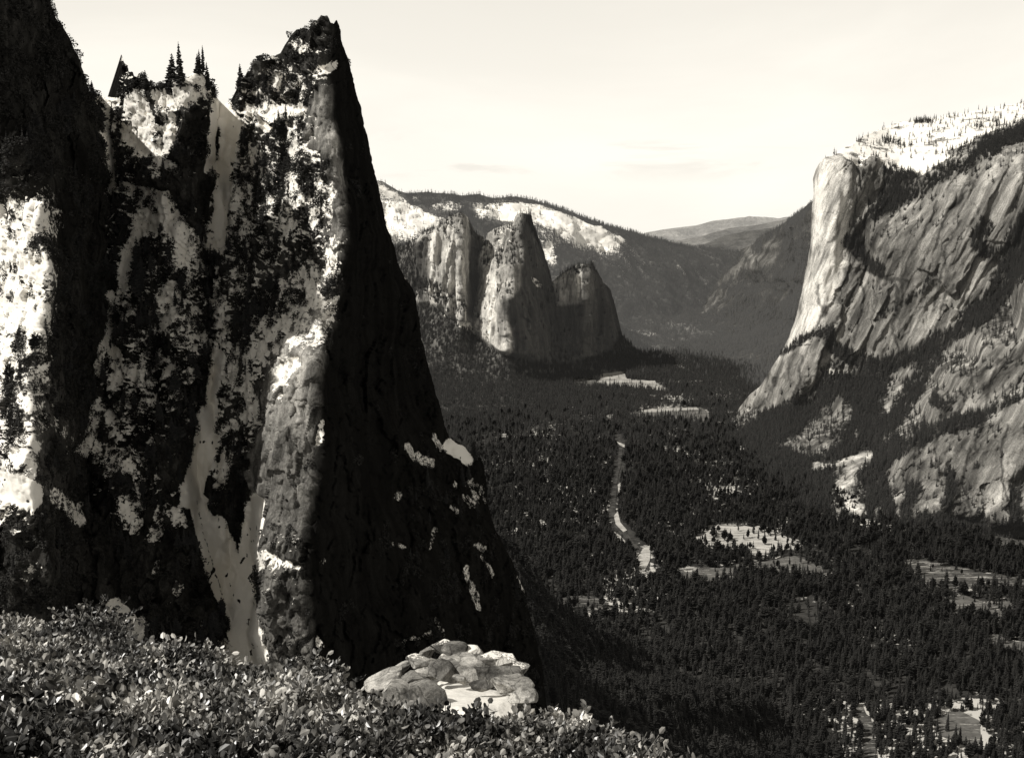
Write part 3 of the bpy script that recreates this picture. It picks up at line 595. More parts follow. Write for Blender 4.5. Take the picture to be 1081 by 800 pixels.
def rid_disp(r):
    V = r.base; x, y = r.px, r.py
    x2 = x + fbm(V, 350, 3, 405) * 5; y2 = y + fbm(V, 350, 3, 415) * 4
    d = fbm(V, 700, 4, 421, ridged=True) * 70 + fbm(V, 160, 4, 431) * 36 + blocks(V, 130, 435) * 16
    off = r.N0 * (d * (sstep(0, 16, seg_dist(rid_poly, x, y, True)[0]) * .85 + .15))[:, None]
    def att(r):
        fine = fbm(V, 130, 5, 441); med = fbm(V, 300, 3, 451)
        sf = 1.06 * (area(x2, y2, [(395, 188), (425, 205), (445, 225), (470, 240), (440, 258), (395, 262)], 5) * .95
              + stroke(x2, y2, [(437, 210), (460, 209)], 3) * .8 + stroke(x2, y2, [(455, 222), (480, 224)], 7) * .6
              + area(x2, y2, [(495, 220), (530, 212), (560, 216), (620, 238), (655, 255), (648, 272), (600, 262), (570, 245), (525, 240), (500, 235)], 5) * .85
              + stroke(x2, y2, [(540, 240), (600, 250), (660, 275)], 18) * .42 + stroke(x2, y2, [(572, 265), (580, 282)], 5) * .8 + stroke(x2, y2, [(560, 212), (590, 226)], 3) * .3
              + stroke(x2, y2, [(655, 355), (690, 358)], 2.5) * .5 + stroke(x2, y2, [(710, 285), (718, 300)], 2) * .5 + stroke(x2, y2, [(730, 290), (740, 305)], 2) * .4)
        dk = stroke(x2, y2, [(440, 216), (455, 212), (500, 212), (540, 218)], 6) * .6 + stroke(x2, y2, [(560, 230), (600, 250)], 3) * .3 + stroke(x2, y2, [(520, 207), (560, 213), (620, 233), (680, 252)], 3) * .35
        snow = sf * .85 - dk * .7 + fine * .95 + med * .6 + .02 - .42 * (sf < .1)
        tone = .55 + .3 * fbm(V, 400, 3, 461) + .25 * sstep(690, 780, x)
        veg = np.clip((.9 - sf * .8) + dk * .5 + fine * .9, .03, 1) * .9
        return dict(snow=snow, tone=np.clip(tone, .1, 1), veg=veg)
    return off, att
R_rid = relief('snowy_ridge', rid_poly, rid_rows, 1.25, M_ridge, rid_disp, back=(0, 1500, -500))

# ------------------------------------------------------------------ dark craggy shoulder behind the pale wall
sho_poly = [(960, 160), (870, 205), (855, 216), (846, 224), (838, 228), (828, 236), (815, 243), (803, 250), (795, 258), (784, 264), (775, 276), (765, 287), (757, 300), (745, 315), (728, 332), (715, 345), (690, 362), (680, 470), (960, 470)]
sho_poly = jag(sho_poly, 1.6, 4, 7)
sho_rows = [
 (160, [(680, 10500), (780, 8800), (860, 6900), (960, 6000)]),
 (240, [(680, 10000), (790, 8600), (815, 7900), (830, 7700), (860, 6700), (960, 5900)]),
 (300, [(680, 9800), (757, 8900), (780, 8300), (800, 8100), (860, 6500), (960, 5800)]),
 (340, [(680, 8700), (720, 8420), (780, 7700), (860, 6300), (960, 5600)]),
 (380, [(680, 6750), (760, 6550), (830, 6150), (960, 5400)]),
 (430, [(680, 5400), (800, 5200), (960, 4900)]), (470, [(680, 4700), (960, 4600)])]
def sho_disp(r):
    V = r.base * np.array([1, .3, 1]); x, y = r.px, r.py
    x2 = x + fbm(V, 250, 3, 505) * 5; y2 = y + fbm(V, 250, 3, 515) * 5
    S = V.copy(); S[:, 2] = V[:, 2] + .7 * V[:, 1] * 0
    d = fbm(V, 400, 4, 521, ridged=True) * 65 + fbm(V, 110, 4, 531, ridged=True) * 26
    off = r.N0 * (d * (sstep(0, 16, seg_dist(sho_poly, x, y, True)[0]) * .85 + .15) * (1 - .8 * sstep(330, 390, y)))[:, None]
    def att(r):
        fine = fbm(V, 60, 4, 541)
        slabs = np.clip(stroke(x2, y2, [(725, 333), (745, 322), (765, 308)], 2.0) + stroke(x2, y2, [(742, 332), (758, 322), (768, 314)], 3) + stroke(x2, y2, [(760, 330), (776, 320)], 2.0)
                + stroke(x2, y2, [(795, 280), (818, 275), (820, 262)], 8) * .8 + stroke(x2, y2, [(790, 262), (800, 275)], 5) * .6 + stroke(x2, y2, [(825, 322), (840, 310)], 2) * .8 + stroke(x2, y2, [(765, 300), (785, 285)], 5) * .7, 0, 1)
        tone = np.clip(.13 + .16 * fbm(V, 200, 3, 551) + slabs * .3 * (.5 + 1.5 * fine), .05, 1)
        veg = np.clip(.75 + .5 * fbm(V, 200, 3, 561) - slabs * 1.2, 0, 1)
        veg = np.where(y < 300, veg * .9, veg)
        return dict(snow=np.full_like(x, -.6) + 0 * slabs, tone=tone, veg=veg)
    return off, att
R_sho = relief('craggy_shoulder', sho_poly, sho_rows, 1.25, M_sho, sho_disp, back=(520, 1500, -500))

# ------------------------------------------------------------------ far ranges
def hill(name, sky, Y, Yb, mat, amp, seed, ybot=330):
    poly = sky + [(sky[-1][0], ybot), (sky[0][0], ybot)]
    y0 = min(p[1] for p in sky)
    rows = [(y0 - 5, [(0, Y), (1400, Y)]), (ybot, [(0, Yb), (1400, Yb)])]
    def dsp(r):
        V = r.base
        d = fbm(V, 1800, 5, seed, ridged=True) * amp
        off = r.N0 * (d * (sstep(0, 10, seg_dist(poly, r.px, r.py, True)[0]) * .9 + .1))[:, None]
        return off, lambda r: dict(snow=np.full(len(V), -.6), tone=np.clip(.5 + .5 * fbm(V, 900, 4, seed + 9), .1, 1), veg=np.zeros(len(V)))
    return relief(name, poly, rows, 2.0, mat, dsp, back=(0, 3000, -900))
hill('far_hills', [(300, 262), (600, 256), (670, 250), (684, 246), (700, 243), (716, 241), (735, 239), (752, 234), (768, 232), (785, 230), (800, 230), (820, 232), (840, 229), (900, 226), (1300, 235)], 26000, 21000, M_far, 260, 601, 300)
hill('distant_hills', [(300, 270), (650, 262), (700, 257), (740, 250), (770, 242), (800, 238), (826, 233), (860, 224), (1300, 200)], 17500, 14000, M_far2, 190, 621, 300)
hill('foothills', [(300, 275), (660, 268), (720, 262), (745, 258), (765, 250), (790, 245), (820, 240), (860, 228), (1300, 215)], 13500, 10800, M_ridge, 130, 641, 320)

# ------------------------------------------------------------------ wooded slope below the spire, right
slo_poly = [(430, 560), (500, 570), (540, 596), (565, 630), (590, 652), (630, 676), (680, 700), (740, 728), (800, 752), (850, 790), (880, 840), (400, 840)]
slo_poly = jag(slo_poly, 12, 4, 9)
slo_rows = [
 (560, [(400, 1500), (520, 1700), (600, 2300), (900, 3000)]),
 (640, [(400, 1250), (540, 1450), (590, 1800), (700, 2500), (900, 2600)]),
 (700, [(400, 1050), (560, 1250), (680, 1950), (900, 2500)]),
 (760, [(400, 900), (600, 1150), (740, 1650), (815, 2000), (900, 2300)]),
 (840, [(400, 780), (600, 950), (740, 1350), (880, 1800), (900, 1850)])]
def slo_disp(r):
    V = r.base; x, y = r.px, r.py
    d = fbm(V, 120, 4, 701, ridged=True) * 14 + fbm(V, 25, 3, 705) * 3
    off = r.N0 * d[:, None]
    def att(r):
        fine = fbm(V, 20, 4, 711)
        s = stroke(x, y, [(568, 690), (570, 712)], 2.2) + stroke(x, y, [(606, 722), (612, 732)], 2.0) * .8 + stroke(x, y, [(555, 612), (558, 628)], 3) + stroke(x, y, [(575, 742), (577, 738)], 2) * .5 + stroke(x, y, [(592, 640), (600, 652)], 4) * .3
        return dict(snow=s * 1.0 + fine * .3 - .1 - .3 * (s < .1), tone=np.full(len(x), .25), veg=np.clip(1 - s, 0, 1))
    return off, att
R_slo = relief('wooded_slope', slo_poly, slo_rows, 2.0, M_slope, slo_disp, back=(-100, 200, -400))

# ------------------------------------------------------------------ valley floor, meadows, river
def ground_mat():
    m = bpy.data.materials.new('valley floor litter and snow'); s = NT(m)
    pos = s.n('ShaderNodeNewGeometry').outputs['Position']
    n1 = s.noise(pos, 1 / 260, 4, .6); n2 = s.noise(pos, 1 / 22, 4, .65)
    at = s.n('ShaderNodeAttribute', attribute_name='open').outputs['Fac']
    sn = s.ramp(s.math('ADD', at, s.math('MULTIPLY_ADD', n1, .9, s.math('MULTIPLY', n2, .75))), .98, 1.04)
    c = s.mix(s.ramp(n2, .3, .7), g(.022), g(.06))
    c = s.mix(sn, c, g(.55))
    s.out(s.bsdf(c)); return m
gy_ = np.concatenate([np.linspace(200, 9000, 220), np.geomspace(9300, 70000, 40)])
gx_ = np.linspace(-1, 1, 221)
X, Yg = np.meshgrid(gx_, gy_); Xw = X * (4000 + Yg * .9)
V = np.stack([Xw.ravel(), Yg.ravel(), (floor_z(Yg) + 0 * Xw).ravel()], 1)
ii = np.arange(V.shape[0]).reshape(X.shape)
Q = np.stack([ii[:-1, :-1], ii[:-1, 1:], ii[1:, 1:], ii[1:, :-1]], -1).reshape(-1, 4)
gobj = tag(mesh_np('ground', V, Q, ground_mat()), kind='structure')
gpx, gpy = pixel(V)
opn = .06 + (.17 * area(gpx, gpy, [(800, 722), (1055, 730), (1070, 850), (850, 850)], 15) + .22 * area(gpx, gpy, [(636, 598), (690, 598), (695, 650), (636, 650)], 8) + .10 * area(gpx, gpy, [(530, 450), (640, 455), (640, 560), (520, 560)], 15)
       + .08 * area(gpx, gpy, [(690, 672), (780, 690), (830, 715), (700, 705)], 8) + .06 * area(gpx, gpy, [(700, 400), (960, 400), (960, 560), (700, 560)], 8) - .12 * area(gpx, gpy, [(600, 650), (850, 620), (860, 680), (1081, 700), (1081, 730), (880, 735), (860, 850), (500, 850)], 15) * (1 - 0))
attr(gobj, 'open', opn)

def meadow_mat(name, lo, hi, snowy, sc=1 / 30, t=.5):
    m = bpy.data.materials.new(name); s = NT(m)
    pos = s.n('ShaderNodeNewGeometry').outputs['Position']
    n1 = s.noise(pos, sc, 5, .65, (1, 1.0, 1), .5); n2 = s.noise(pos, sc * 5, 4, .6)
    w = s.noise(pos, sc * 1.1, 4, .6, (.25, 2.2, 1), 1.2)
    c = s.mix(s.ramp(n1, .3, .7), g(lo), g(hi))
    c = s.mix(s.ramp(s.math('MULTIPLY_ADD', n2, .25, w), t + .04, t + .2), c, g(snowy))
    s.out(s.bsdf(c)); return m
MM = dict(bright=meadow_mat('dry meadow', .15, .27, .5), wet=meadow_mat('snow streaked meadow', .10, .25, .52, 1 / 18, .46), dull=meadow_mat('brown meadow', .03, .08, .4, 1 / 22, .6), grey=meadow_mat('old grass clearing', .07, .15, .45, 1 / 20, .66))
meadows = [
 ('bright', [(637, 392), (650, 389), (659, 390), (662, 400), (678, 401), (690, 402), (702, 408), (703, 413), (690, 411), (665, 409), (640, 408), (628, 405), (634, 398)]),
 ('grey', [(604, 401), (620, 400), (632, 402), (626, 408), (606, 406)]),
 ('bright', [(636, 446), (641, 439), (652, 435), (656, 436), (645, 441), (638, 448)]),
 ('grey', [(664, 436), (680, 432), (710, 431), (740, 430), (748, 436), (751, 443), (742, 446), (722, 444), (706, 438), (690, 440), (670, 440)]),
 ('bright', [(676, 433), (698, 431), (735, 430), (738, 432.5), (700, 434), (680, 436)]),
 ('wet', [(732, 568), (748, 561), (762, 552), (775, 555), (800, 556), (830, 566), (848, 574), (842, 582), (822, 580), (800, 588), (782, 582), (768, 585), (750, 580)]),
 ('grey', [(715, 602), (730, 598), (760, 600), (785, 594), (812, 592), (838, 586), (868, 598), (870, 608), (850, 610), (830, 604), (800, 606), (770, 612), (735, 616), (718, 610)]),
 ('bright', [(716, 600), (728, 597), (738, 600), (728, 604)]),
 ('dull', [(948, 594), (962, 590), (1000, 596), (1030, 603), (1090, 612), (1090, 622), (1030, 618), (1012, 626), (985, 620), (960, 606)]),
 ('grey', [(995, 634), (1015, 628), (1040, 636), (1068, 634), (1070, 650), (1052, 656), (1035, 650), (1010, 648)]),
 ('grey', [(1040, 674), (1052, 668), (1066, 678), (1090, 676), (1090, 690), (1062, 686), (1046, 684)]),
 ('wet', [(584, 641), (600, 644), (618, 646), (634, 650), (634, 656), (615, 653), (598, 650), (588, 647)]),
 ('dull', [(586, 632), (612, 628), (640, 634), (650, 650), (610, 645), (590, 640)]),
 ('dull', [(902, 748), (910, 745), (924, 765), (930, 830), (915, 830), (908, 770)]),
 ('grey', [(985, 760), (1010, 748), (1036, 762), (1034, 790), (1010, 784), (992, 776)]),
 ('dull', [(1040, 560), (1085, 555), (1090, 575), (1060, 580)]),
 ('wet', [(868, 606), (880, 604), (884, 608), (872, 611)]),
]
for kind, poly in meadows:
    # densify with wobble
    pts = []
    for i in range(len(poly)):
        a = poly[i]; b = poly[(i + 1) % len(poly)]
        for t in np.linspace(0, 1, 6)[:-1]:
            pts.append((a[0] + (b[0] - a[0]) * t + random.uniform(-1.5, 1.5), a[1] + (b[1] - a[1]) * t + random.uniform(-.6, .6)))
    P = ground_at([p[0] for p in pts], [p[1] for p in pts]); P[:, 2] = .35 + .02 * len(bpy.data.objects) % .2
    P[:, 2] = .3 + .05 * meadows.index((kind, poly))
    me = bpy.data.meshes.new('meadow'); me.from_pydata([tuple(p) for p in P], [], [list(range(len(P)))]); me.update()
    me.materials.append(MM[kind])
    o = bpy.data.objects.new('meadow', me); COL.objects.link(o); tag(o, kind='structure')
    if me.polygons[0].normal.z < 0: me.flip_normals()

riv = [(651, 460, 3), (656, 470, 3.5), (655, 482, 4.5), (653, 495, 2.6), (650, 505, 4.5), (648, 518, 5.5), (648, 530, 4.5), (645, 540, 8), (650, 552, 9), (657, 562, 10), (666, 572, 8), (676, 582, 8), (683, 592, 7), (682, 602, 5)]
def water_mat():
    m = bpy.data.materials.new('river water'); s = NT(m)
    pos = s.n('ShaderNodeNewGeometry').outputs['Position']
    n = s.noise(pos, 1 / 25, 4, .6)
    bp = s.n('ShaderNodeBump'); bp.inputs['Distance'].default_value = .3; bp.inputs['Strength'].default_value = .3; s.t.links.new(n, bp.inputs['Height'])
    s.out(s.bsdf(s.mix(s.ramp(n, .4, .6), g(.03), g(.07)), .6, bp.outputs[0], .1)); return m
RL, RR = [], []
rp = np.array(riv, float); tt = np.linspace(0, len(riv) - 1, 60)
rx = np.interp(tt, range(len(riv)), rp[:, 0]) + np.sin(tt * 3) * .4; ry = np.interp(tt, range(len(riv)), rp[:, 1]); rw = np.interp(tt, range(len(riv)), rp[:, 2])
A = ground_at(rx - rw / 2 , ry - rw * .12); B = ground_at(rx + rw / 2, ry + rw * .12)
A[:, 2] = B[:, 2] = 1.4
V = np.concatenate([A, B]); n = len(A)
tag(mesh_np('river', V, [[i, i + n, i + n + 1, i + 1] for i in range(n - 1)], water_mat()), kind='structure')
# pale gravel bars by the river
bars = [[(648, 545), (652, 540), (655, 552), (662, 560), (658, 562), (650, 554)], [(646, 560), (655, 566), (662, 574), (658, 576), (650, 570)], [(672, 590), (680, 578), (687, 576), (686, 592), (680, 604), (676, 600)], [(652, 512), (655, 510), (656, 520), (653, 524)], [(650, 466), (660, 470), (662, 474), (655, 471)]]
for poly in bars:
    P = ground_at([p[0] for p in poly], [p[1] for p in poly]); P[:, 2] = 1.7 + .1 * bars.index(poly)
    me = bpy.data.meshes.new('gravel_bar'); me.from_pydata([tuple(p) for p in P], [], [list(range(len(P)))]); me.update(); me.materials.append(MM['wet'])
    if me.polygons[0].normal.z < 0: me.flip_normals()
    o = bpy.data.objects.new('gravel_bar', me); COL.objects.link(o); tag(o, kind='structure')

# ------------------------------------------------------------------ trees
def conifer(whorls, per, seed, h=1.0, wid=.17, base=.12, droop=.35, bare=0.0):
    """unit-height conifer: returns trunk (V,Q) and crown (V,Q)"""
    rr = random.Random(seed); tv, tq = [], []
    for k in range(5):
        z = k / 4; r = .014 * (1 - z) + .002
        for j in range(5):
            a = j * 2 * math.pi / 5; tv.append((r * math.cos(a), r * math.sin(a), z * .98 * h))
    for k in range(4):
        for j in range(5): tq.append([k * 5 + j, k * 5 + (j + 1) % 5, (k + 1) * 5 + (j + 1) % 5, (k + 1) * 5 + j])
    cv, cq = [], []
    for w in range(whorls):
        t = w / (whorls - 1); z = base + (1 - base) * t ** .92 * .985
        if rr.random() < bare: continue
        L0 = wid * (1 - t) ** .8 * (.55 + .45 * min(1, (t + .08) * 5)) + .012
        ph = rr.random() * 6.28
        for j in range(per):
            a = ph + j * 2 * math.pi / per + rr.uniform(-.35, .35)
            L = L0 * rr.uniform(.55, 1.2); hw = L * rr.uniform(.28, .42) + .008
            ca, sa = math.cos(a), math.sin(a); dz = -droop * L * rr.uniform(.5, 1.4); zz = z + rr.uniform(-.5, .5) * (1 - base) / whorls
            n = len(cv)
            cv += [(0, 0, zz + .012), (ca * L * .55 - sa * hw, sa * L * .55 + ca * hw, zz + dz * .75), (ca * L, sa * L, zz + dz * .85), (ca * L * .55 + sa * hw, sa * L * .55 - ca * hw, zz + dz * .75)]
            cq.append([n, n + 1, n + 2, n + 3])
            # hanging twigs under the limb
            n = len(cv); th = L * .28 + .006
            cv += [(ca * L * .1, sa * L * .1, zz), (ca * L * .9, sa * L * .9, zz + dz * .8), (ca * L * .75, sa * L * .75, zz + dz * .8 - th), (ca * L * .15, sa * L * .15, zz - th)]
            cq.append([n, n + 1, n + 2, n + 3])
    n = len(cv); cv += [(-.006, 0, .95), (.006, 0, .95), (.001, 0, 1.0), (-.001, 0, 1.0)]; cq.append([n, n + 1, n + 2, n + 3])
    return (np.array(tv), np.array(tq)), (np.array(cv), np.array(cq))
def joined(parts):
    V = []; Q = []; n = 0
    for v, q in parts: V.append(v); Q.append(q + n); n += len(v)
    return np.concatenate(V), np.concatenate(Q)

def proto(name, vq, mat):
    return mesh_np(name, vq[0], vq[1], mat, smooth=False, link=False)
def tree_protos(mat, whorls, per, seeds):
    out = []
    for sd, wid, base in seeds:
        t, c = conifer(whorls, per, sd, wid=wid, base=base)
        out.append(proto('conifer_shape', joined([t, c]), mat))
    return out
P_near = tree_protos(M_tree, 15, 7, [(1, .15, .12), (2, .19, .08), (3, .12, .2), (4, .16, .15)]) + [None]
P_near.pop()
for sd, wid, base, dr in [(11, .30, .30, -.25), (12, .34, .22, -.4), (13, .12, .35, .5)]:
    t_, c_ = conifer(11, 8, sd, wid=wid, base=base, droop=dr, bare=.12)
    P_near.append(proto('conifer_shape', joined([t_, c_]), M_tree))
P_mid = tree_protos(M_treefar, 9, 6, [(5, .16, .12), (6, .2, .08), (7, .13, .2)])
P_far = tree_protos(M_treefar2, 6, 5, [(8, .2, .08), (9, .24, .05)])

def bush_proto(mat, seed, n=70):
    rr = random.Random(seed); V = []; Q = []
    for i in range(n):
        a = rr.uniform(0, 6.28); u = rr.random() ** .6; zz = rr.uniform(0, 1)
        r = .5 * u * math.sqrt(max(.05, 1 - (zz - .25) ** 2 * 1.3)); c = Vector((r * math.cos(a), r * math.sin(a), zz * .8))
        d1 = Vector((rr.gauss(0, 1), rr.gauss(0, 1), rr.gauss(0, 1))).normalized(); d2 = d1.cross(Vector((rr.gauss(0, 1), rr.gauss(0, 1), rr.gauss(0, 1)))).normalized()
        s = rr.uniform(.07, .15); k = len(V)
        V += [tuple(c + d1 * s), tuple(c + d2 * s * .6), tuple(c - d1 * s), tuple(c - d2 * s * .6)]; Q.append([k, k + 1, k + 2, k + 3])
    return proto('scrub_shape', (np.array(V), np.array(Q)), mat)
P_bush = [bush_proto(M_scrub, 21), bush_proto(M_scrub, 22), bush_proto(M_scrub, 23)]

def scatter(name, P, S, protos, tilt=.04, rng=RNG, sz=None, rot=None):
    """one 'stuff' object: points that carry instances of a few shapes"""
    n = len(P); me = bpy.data.meshes.new(name); me.vertices.add(n); me.vertices.foreach_set('co', np.asarray(P, np.float32).ravel())
    if rot is None: rot = np.stack([rng.normal(0, tilt, n), rng.normal(0, tilt, n), rng.random(n) * 6.283], 1)
    a = me.attributes.new('rot', 'FLOAT_VECTOR', 'POINT'); a.data.foreach_set('vector', rot.astype(np.float32).ravel())
    wv = S * rng.uniform(.7, 1.5, n)
    sc = np.stack([wv, wv, S], 1)
    a = me.attributes.new('scl', 'FLOAT_VECTOR', 'POINT'); a.data.foreach_set('vector', sc.astype(np.float32).ravel())
    a = me.attributes.new('which', 'INT', 'POINT'); a.data.foreach_set('value', rng.integers(0, len(protos), n).astype(np.int32))
    o = bpy.data.objects.new(name, me); COL.objects.link(o)
    ng = bpy.data.node_groups.new(name + ' scatter', 'GeometryNodeTree')
    ng.interface.new_socket('Geometry', in_out='INPUT', socket_type='NodeSocketGeometry'); ng.interface.new_socket('Geometry', in_out='OUTPUT', socket_type='NodeSocketGeometry')
    N = ng.nodes; L = ng.links
    gi = N.new('NodeGroupInput'); go = N.new('NodeGroupOutput'); jn = N.new('GeometryNodeJoinGeometry')
    def named(nm, ty):
        x = N.new('GeometryNodeInputNamedAttribute'); x.data_type = ty; x.inputs[0].default_value = nm; return x.outputs[0]
    ra, sa, wa = named('rot', 'FLOAT_VECTOR'), named('scl', 'FLOAT_VECTOR'), named('which', 'INT')
    for k, p in enumerate(protos):
        oi = N.new('GeometryNodeObjectInfo'); oi.inputs['Object'].default_value = p; oi.inputs['As Instance'].default_value = True
        cmp = N.new('FunctionNodeCompare'); cmp.data_type = 'INT'; cmp.operation = 'EQUAL'
        ints = [q for q in cmp.inputs if q.type == 'INT']
        L.new(wa, ints[0]); ints[1].default_value = k
        ip = N.new('GeometryNodeInstanceOnPoints')
        L.new(gi.outputs[0], ip.inputs['Points']); L.new(cmp.outputs[0], ip.inputs['Selection']); L.new(oi.outputs['Geometry'], ip.inputs['Instance'])
        L.new(ra, ip.inputs['Rotation']); L.new(sa, ip.inputs['Scale'])
        L.new(ip.outputs[0], jn.inputs[0])
    L.new(jn.outputs[0], go.inputs[0])
    md = o.modifiers.new('scatter', 'NODES'); md.node_group = ng
    tag(o, kind='stuff')
    return o

# --- valley floor forest: positions in the real plan, kept clear of meadows and river
rng = np.random.default_rng(5)
N0 = 480000
u = rng.random(N0); Yf = np.sqrt(1500 ** 2 + u * (9500 ** 2 - 1500 ** 2)); Xf = rng.uniform(-.45, .45, N0) * Yf
P = np.stack([Xf, Yf, floor_z(Yf)], 1)
px, py = pixel(P)
keep = np.ones(N0, bool)
nx1 = fbm(P, 60, 3, 831) * 9; nx2 = fbm(P, 60, 3, 841) * np.interp(py, [380, 450, 560], [1.2, 2, 4])
for kind, poly in meadows:
    keep &= ~(inside(poly, px + nx1, py + nx2) & (rng.random(N0) > (.05 if kind == 'bright' else .12)))
keep &= seg_dist([q[:2] for q in riv], px, py)[0] > np.interp(py, [450, 520, 560, 600], [4, 4.5, 7.5, 8])
for poly in bars: keep &= ~inside(poly, px, py)
dn = fbm(P, 260, 4, 801) + .5 * fbm(P, 60, 3, 811)
thin = np.clip(.85 + dn * 1.3, .2, 1)
thin *= 1 - .4 * area(px, py, [(880, 720), (1040, 720), (1060, 830), (860, 830)], 15) - .2 * area(px, py, [(640, 600), (700, 600), (700, 650), (640, 650)], 8)
keep &= rng.random(N0) < thin
# under the relief bodies: skip trees that the rock buries
keep &= ~((py < 545) & (px > 950)) & ~((py > 650) & (px < 590 + (py - 650) * 1.5))
P = P[keep]; px = px[keep]; py = py[keep]
S = 12 + 25 * rng.random(len(P)) ** 1.4
S = S * (.8 + .3 * np.clip(fbm(P, 150, 2, 821) + .5, 0, 1))
yj = P[:, 1] + rng.normal(0, 500, len(P)); near = yj < 4300; far = yj > 7300
inview = (px > 0) & (px < 1081) & (py < 800) & (py > 500)
# trees on the wooded slope
Ps, _ = tri_sample(R_slo.V, R_slo.Q, R_slo.veg, 7000, rng)
Ss = rng.uniform(14, 30, len(Ps)); psx, psy = pixel(Ps)

# individuals: the 240 that show largest
LAB_V = 'dark conifer standing among many others in the valley forest'
ind = []
cand = np.nonzero(inview & near & (P[:, 1] < 2300) & (px > 640))[0]
d_ = S[cand] / P[cand, 1]; pick = cand[np.argsort(-d_)[:200]]
pm = np.zeros(len(P), bool); pm[pick] = True
ind += [(P[i], S[i]) for i in pick]
cs = np.nonzero((psx > 560) & (psx < 1081) & (psy < 770) & (Ps[:, 1] < 2000))[0]
pks = cs[np.argsort(-(Ss[cs] / Ps[cs, 1]))[:40]]
sm = np.zeros(len(Ps), bool); sm[pks] = True
ind2 = [(Ps[i], Ss[i]) for i in pks]

tree_meshes = []
for sd, wid, base in [(31, .15, .12), (32, .19, .06), (33, .12, .18), (34, .17, .1)]:
    (tv, tq), (cv, cq) = conifer(18, 8, sd, wid=wid, base=base)
    a = mesh_np('trunk', tv, tq, M_bark, True, link=False); b = mesh_np('crown', cv, cq, M_tree, False, link=False)
    tree_meshes.append((a, b))
def add_tree(loc, h, label, group=None, k=None, w=1.0, lean=0):
    e = empty('conifer', tuple(loc)); k = random.randrange(4) if k is None else k
    e.scale = (h * w, h * w, h); e.rotation_euler = (lean, random.uniform(-.03, .03), random.uniform(0, 6.28))
    tag(e, label, 'tree', group)
    for src in tree_meshes[k]:
        c = src.copy(); COL.objects.link(c); c.parent = e
    return e
for p, h in ind: add_tree(p - np.array([0, 0, .5]), h, LAB_V, 'conifers of the valley forest')
for p, h in ind2: add_tree(p - np.array([0, 0, 1.0]), h, 'conifer in deep shade on the wooded slope right of the spire', 'conifers on the shaded slope')

scatter('forest', np.concatenate([P[near & ~pm], Ps[~sm]]), np.concatenate([S[near & ~pm], Ss[~sm]]), P_near)
midm = ~near & ~far
scatter('forest', P[midm], S[midm], P_mid)
parts = [(P[far], S[far])]
def slope_trees(R, n, lo, hi, seed):
    q, _ = tri_sample(R.V, R.Q, np.clip(R.veg, 0, 1) ** 1.5, n, np.random.default_rng(seed))
    q = q[q[:, 2] > -2]
    return q - np.array([0, 0, 1.0]), np.random.default_rng(seed + 1).uniform(lo, hi, len(q))
q, s_ = slope_trees(R_cap, 52000, 12, 30, 50); scatter('cliff_forest', q, s_, P_mid)
q, s_ = slope_trees(R_cat, 42000, 14, 32, 52); scatter('slope_forest', q, s_, P_mid)
q, s_ = slope_trees(R_rid, 90000, 16, 34, 54); parts.append((q, s_))
q, s_ = slope_trees(R_sho, 34000, 14, 30, 56); parts.append((q, s_))
scatter('far_forest', np.concatenate([a for a, b in parts]), np.concatenate([b for a, b in parts]), P_far)

# --- scrub and small trees clinging to the spire
q, _ = tri_sample(R_sent.V, R_sent.Q, R_sent.veg ** 1.2, 15000, np.random.default_rng(60))
scatter('cliff_scrub', q, np.random.default_rng(61).uniform(1.5, 5.6, len(q)) ** 1.0, P_bush, tilt=.3)
q, _ = tri_sample(R_sent.V, R_sent.Q, np.clip(R_sent.veg - .3, 0, 1) ** 1.5 * (R_sent.py > 110), 1500, np.random.default_rng(62))
scatter('cliff_trees', q - np.array([0, 0, .4]), np.random.default_rng(63).uniform(4, 13, len(q)), P_near)

def on_spire(x, y):
    i = np.argmin((R_sent.px - x) ** 2 + (R_sent.py - y) ** 2); return R_sent.V[i].copy()
def spire_tree(x, ybase, ytop, label, group=None, k=None, w=1.1, dy=0):
    p = on_spire(x, ybase); p[2] -= .6; p[1] += dy
    h = (ybase - ytop) / F * p[1] * 1.04
    return add_tree(p, h, label, group, k, w)
spire_tree(195, 97, 52, 'tallest dark conifer on the snowy summit between pinnacle and notch', k=0, w=1.0)
spire_tree(187, 96, 62, 'broad dark conifer touching the left side of the tallest summit tree', k=1, w=1.5)
spire_tree(209, 80, 60, 'small conifer on the summit snow dome, left of two thin ones', k=1, w=1.2)
spire_tree(211, 79, 56, 'thin pointed conifer on the summit snow dome, middle one of three', k=2)
spire_tree(216, 84, 54, 'thin conifer at the right lip of the summit snow dome', k=2, w=.9)
spire_tree(219, 96, 68, 'ragged conifer leaning over the edge just left of the notch', k=3)
spire_tree(120, 152, 112, 'thin conifer alone on the pale snow chute below the sharp pinnacle', k=2, w=1.2)
spire_tree(129, 166, 127, 'bushy dark conifer on the snow chute, lower right of the thin one', k=1, w=1.3)
spire_tree(150, 308, 253, 'tall dark conifer standing against the central grey snowfield', k=0, w=1.3)
spire_tree(160, 314, 275, 'bushy conifer at the lower edge of the central grey snowfield', k=1, w=1.5)
spire_tree(180, 292, 250, 'slim conifer on the right side of the central grey snowfield', k=2, w=1.0)
spire_tree(111, 405, 376, 'dark conifer at the foot of the thin white snow runnel', k=0, w=1.3)
spire_tree(98, 104, 86, 'small conifer where the dark left buttress meets the snow saddle', k=1, w=1.4)
spire_tree(159, 97, 79, 'small bushy conifer on the crest right of the sharp pinnacle', k=1, w=1.5)
spire_tree(500, 484, 462, 'small conifer on the snowy shoulder at the right foot of the spire', k=1, w=1.3)
rr = random.Random(4)
